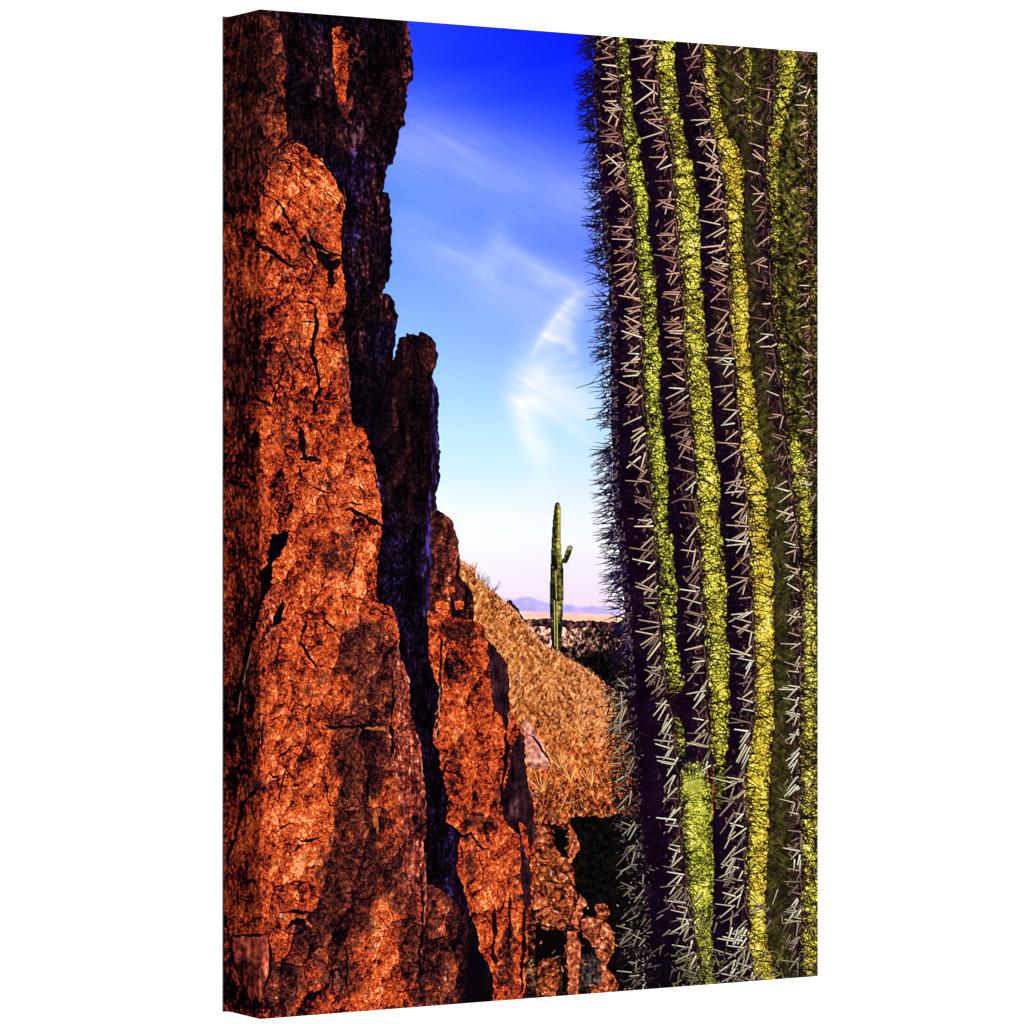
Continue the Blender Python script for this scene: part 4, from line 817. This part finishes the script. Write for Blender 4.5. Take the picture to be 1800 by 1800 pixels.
def grid_part(name, vx, vy, vz, col, faces, parent, label=None):
    """faces: boolean (rows-1, cols-1); one flat piece of the printed cloth"""
    ny, nx = vx.shape
    j, i = np.nonzero(faces)
    if len(j) == 0: return None
    q = np.stack([j * nx + i, (j + 1) * nx + i, (j + 1) * nx + i + 1, j * nx + i + 1], 1)
    used, inv = np.unique(q.ravel(), return_inverse=True)
    n, m = len(used), len(q)
    me = bpy.data.meshes.new(name)
    me.vertices.add(n); me.loops.add(m * 4); me.polygons.add(m)
    co = np.stack([vx.ravel()[used], vy.ravel()[used], vz.ravel()[used]], 1).astype(np.float32)
    me.vertices.foreach_set("co", co.ravel())
    me.loops.foreach_set("vertex_index", inv.astype(np.int32).ravel())
    me.polygons.foreach_set("loop_start", np.arange(0, m * 4, 4, dtype=np.int32))
    me.update(calc_edges=True)
    a = me.color_attributes.new("ink", 'BYTE_COLOR', 'POINT')
    c = np.ones((n, 4), np.float32); c[:, :3] = col.reshape(-1, 3)[used]
    a.data.foreach_set("color_srgb", c.ravel())
    me.materials.append(mp)
    ob = bpy.data.objects.new(name, me); sc.collection.objects.link(ob); ob.parent = parent
    if label: ob["label"] = label
    return ob

VX = np.broadcast_to(lx[None, :], (NY, NX)); VY = np.broadcast_to(ly[None, :], (NY, NX)); VZ = np.broadcast_to(zz[:, None], (NY, NX))
fid = ids[:-1, :-1]
wrap = np.broadcast_to(isw[:-1][None, :], fid.shape)
grid_part("side_wrap", VX, VY, VZ, code, wrap, root, "left edge of the canvas with the rock picture carried round it")
front = ~wrap
PARTS = [("printed_sky", (SKY,), "blue sky with thin white clouds paling to the horizon"), ("printed_mountains", (MOUNT,), None), ("printed_plain", (PLAIN,), None), ("printed_scrub", (SCRUB,), None),
         ("printed_saguaro", (FARCACTUS,), "small far saguaro with one raised arm"), ("printed_hillside", (HILLSIDE,), "slope of dry golden grass"), ("printed_cliff", (DARKROCK,), "purple shaded cliff behind the red rocks"),
         ("printed_rock", (TALLROCK,), "dark brown rock pillar against the sky"), ("printed_rock", (REDROCK,), "dark red rock at the top of the slope"), ("printed_rock", (LOWROCK,), "orange rock pillar beside the grassy slope"),
         ("printed_rock", (FRONTROCK,), "large orange rock face filling the left of the picture"), ("printed_rubble", (RUBBLE,), "broken stones around a black hollow"),
         ("printed_saguaro", (CACTUS,), "huge ribbed saguaro with yellow crests and long spines")]
for nm, which, lb in PARTS:
    grid_part(nm, VX, VY, VZ, code, np.isin(fid, which) & front, root, lb)

# the other three edges carry the mirrored picture, a plain board closes the back
nd = 40
dd = np.linspace(0, D, nd)
jj = np.clip((dd / H * NV).astype(int), 0, NV)
cf = np.nonzero(~isw)[0]
fx = lx[cf[0]:][::3]; ci = cf[::3]; fx = fx.copy(); fx[0] = 0; fx[-1] = W
def edge(rows, z):
    vx = np.broadcast_to(fx[None, :], (nd, len(fx))); vy = np.broadcast_to(dd[:, None], (nd, len(fx)))
    return vx, vy, np.full_like(vx, z), code[rows][:, ci]
vx, vy, vz, c = edge(jj, H)
grid_part("edge_wrap", vx[::-1], vy[::-1], vz[::-1], c[::-1], np.ones((nd - 1, len(fx) - 1), bool), root)
vx, vy, vz, c = edge(NV - jj, 0.0)
grid_part("edge_wrap", vx, vy, vz, c, np.ones((nd - 1, len(fx) - 1), bool), root)
rows = np.arange(0, NY, 3); zr = zz[rows].copy(); zr[-1] = 0
cols = np.clip(NX - 1 - (dd / W * (NX - 64)).astype(int), 64, NX - 1)
vy = np.broadcast_to(dd[None, :], (len(rows), nd)); vz = np.broadcast_to(zr[:, None], (len(rows), nd))
grid_part("edge_wrap", np.full_like(vy, W), vy, vz, code[rows][:, cols], np.ones((len(rows) - 1, nd - 1), bool), root)
mb, nn, ll, b = principled("backing_board", .9, .1)
nz = nn.new("ShaderNodeTexNoise"); nz.inputs["Scale"].default_value = 200
cr = nn.new("ShaderNodeValToRGB"); cr.color_ramp.elements[0].color = (.30, .22, .14, 1); cr.color_ramp.elements[1].color = (.38, .29, .19, 1)
ll.new(nz.outputs["Fac"], cr.inputs[0]); ll.new(cr.outputs[0], b.inputs["Base Color"])
me = bpy.data.meshes.new("backing_board")
me.from_pydata([(.002, D - .002, .002), (W - .002, D - .002, .002), (W - .002, D - .002, H - .002), (.002, D - .002, H - .002)], [], [(0, 3, 2, 1)])
me.materials.append(mb); ob = bpy.data.objects.new("backing_board", me); sc.collection.objects.link(ob); ob.parent = root
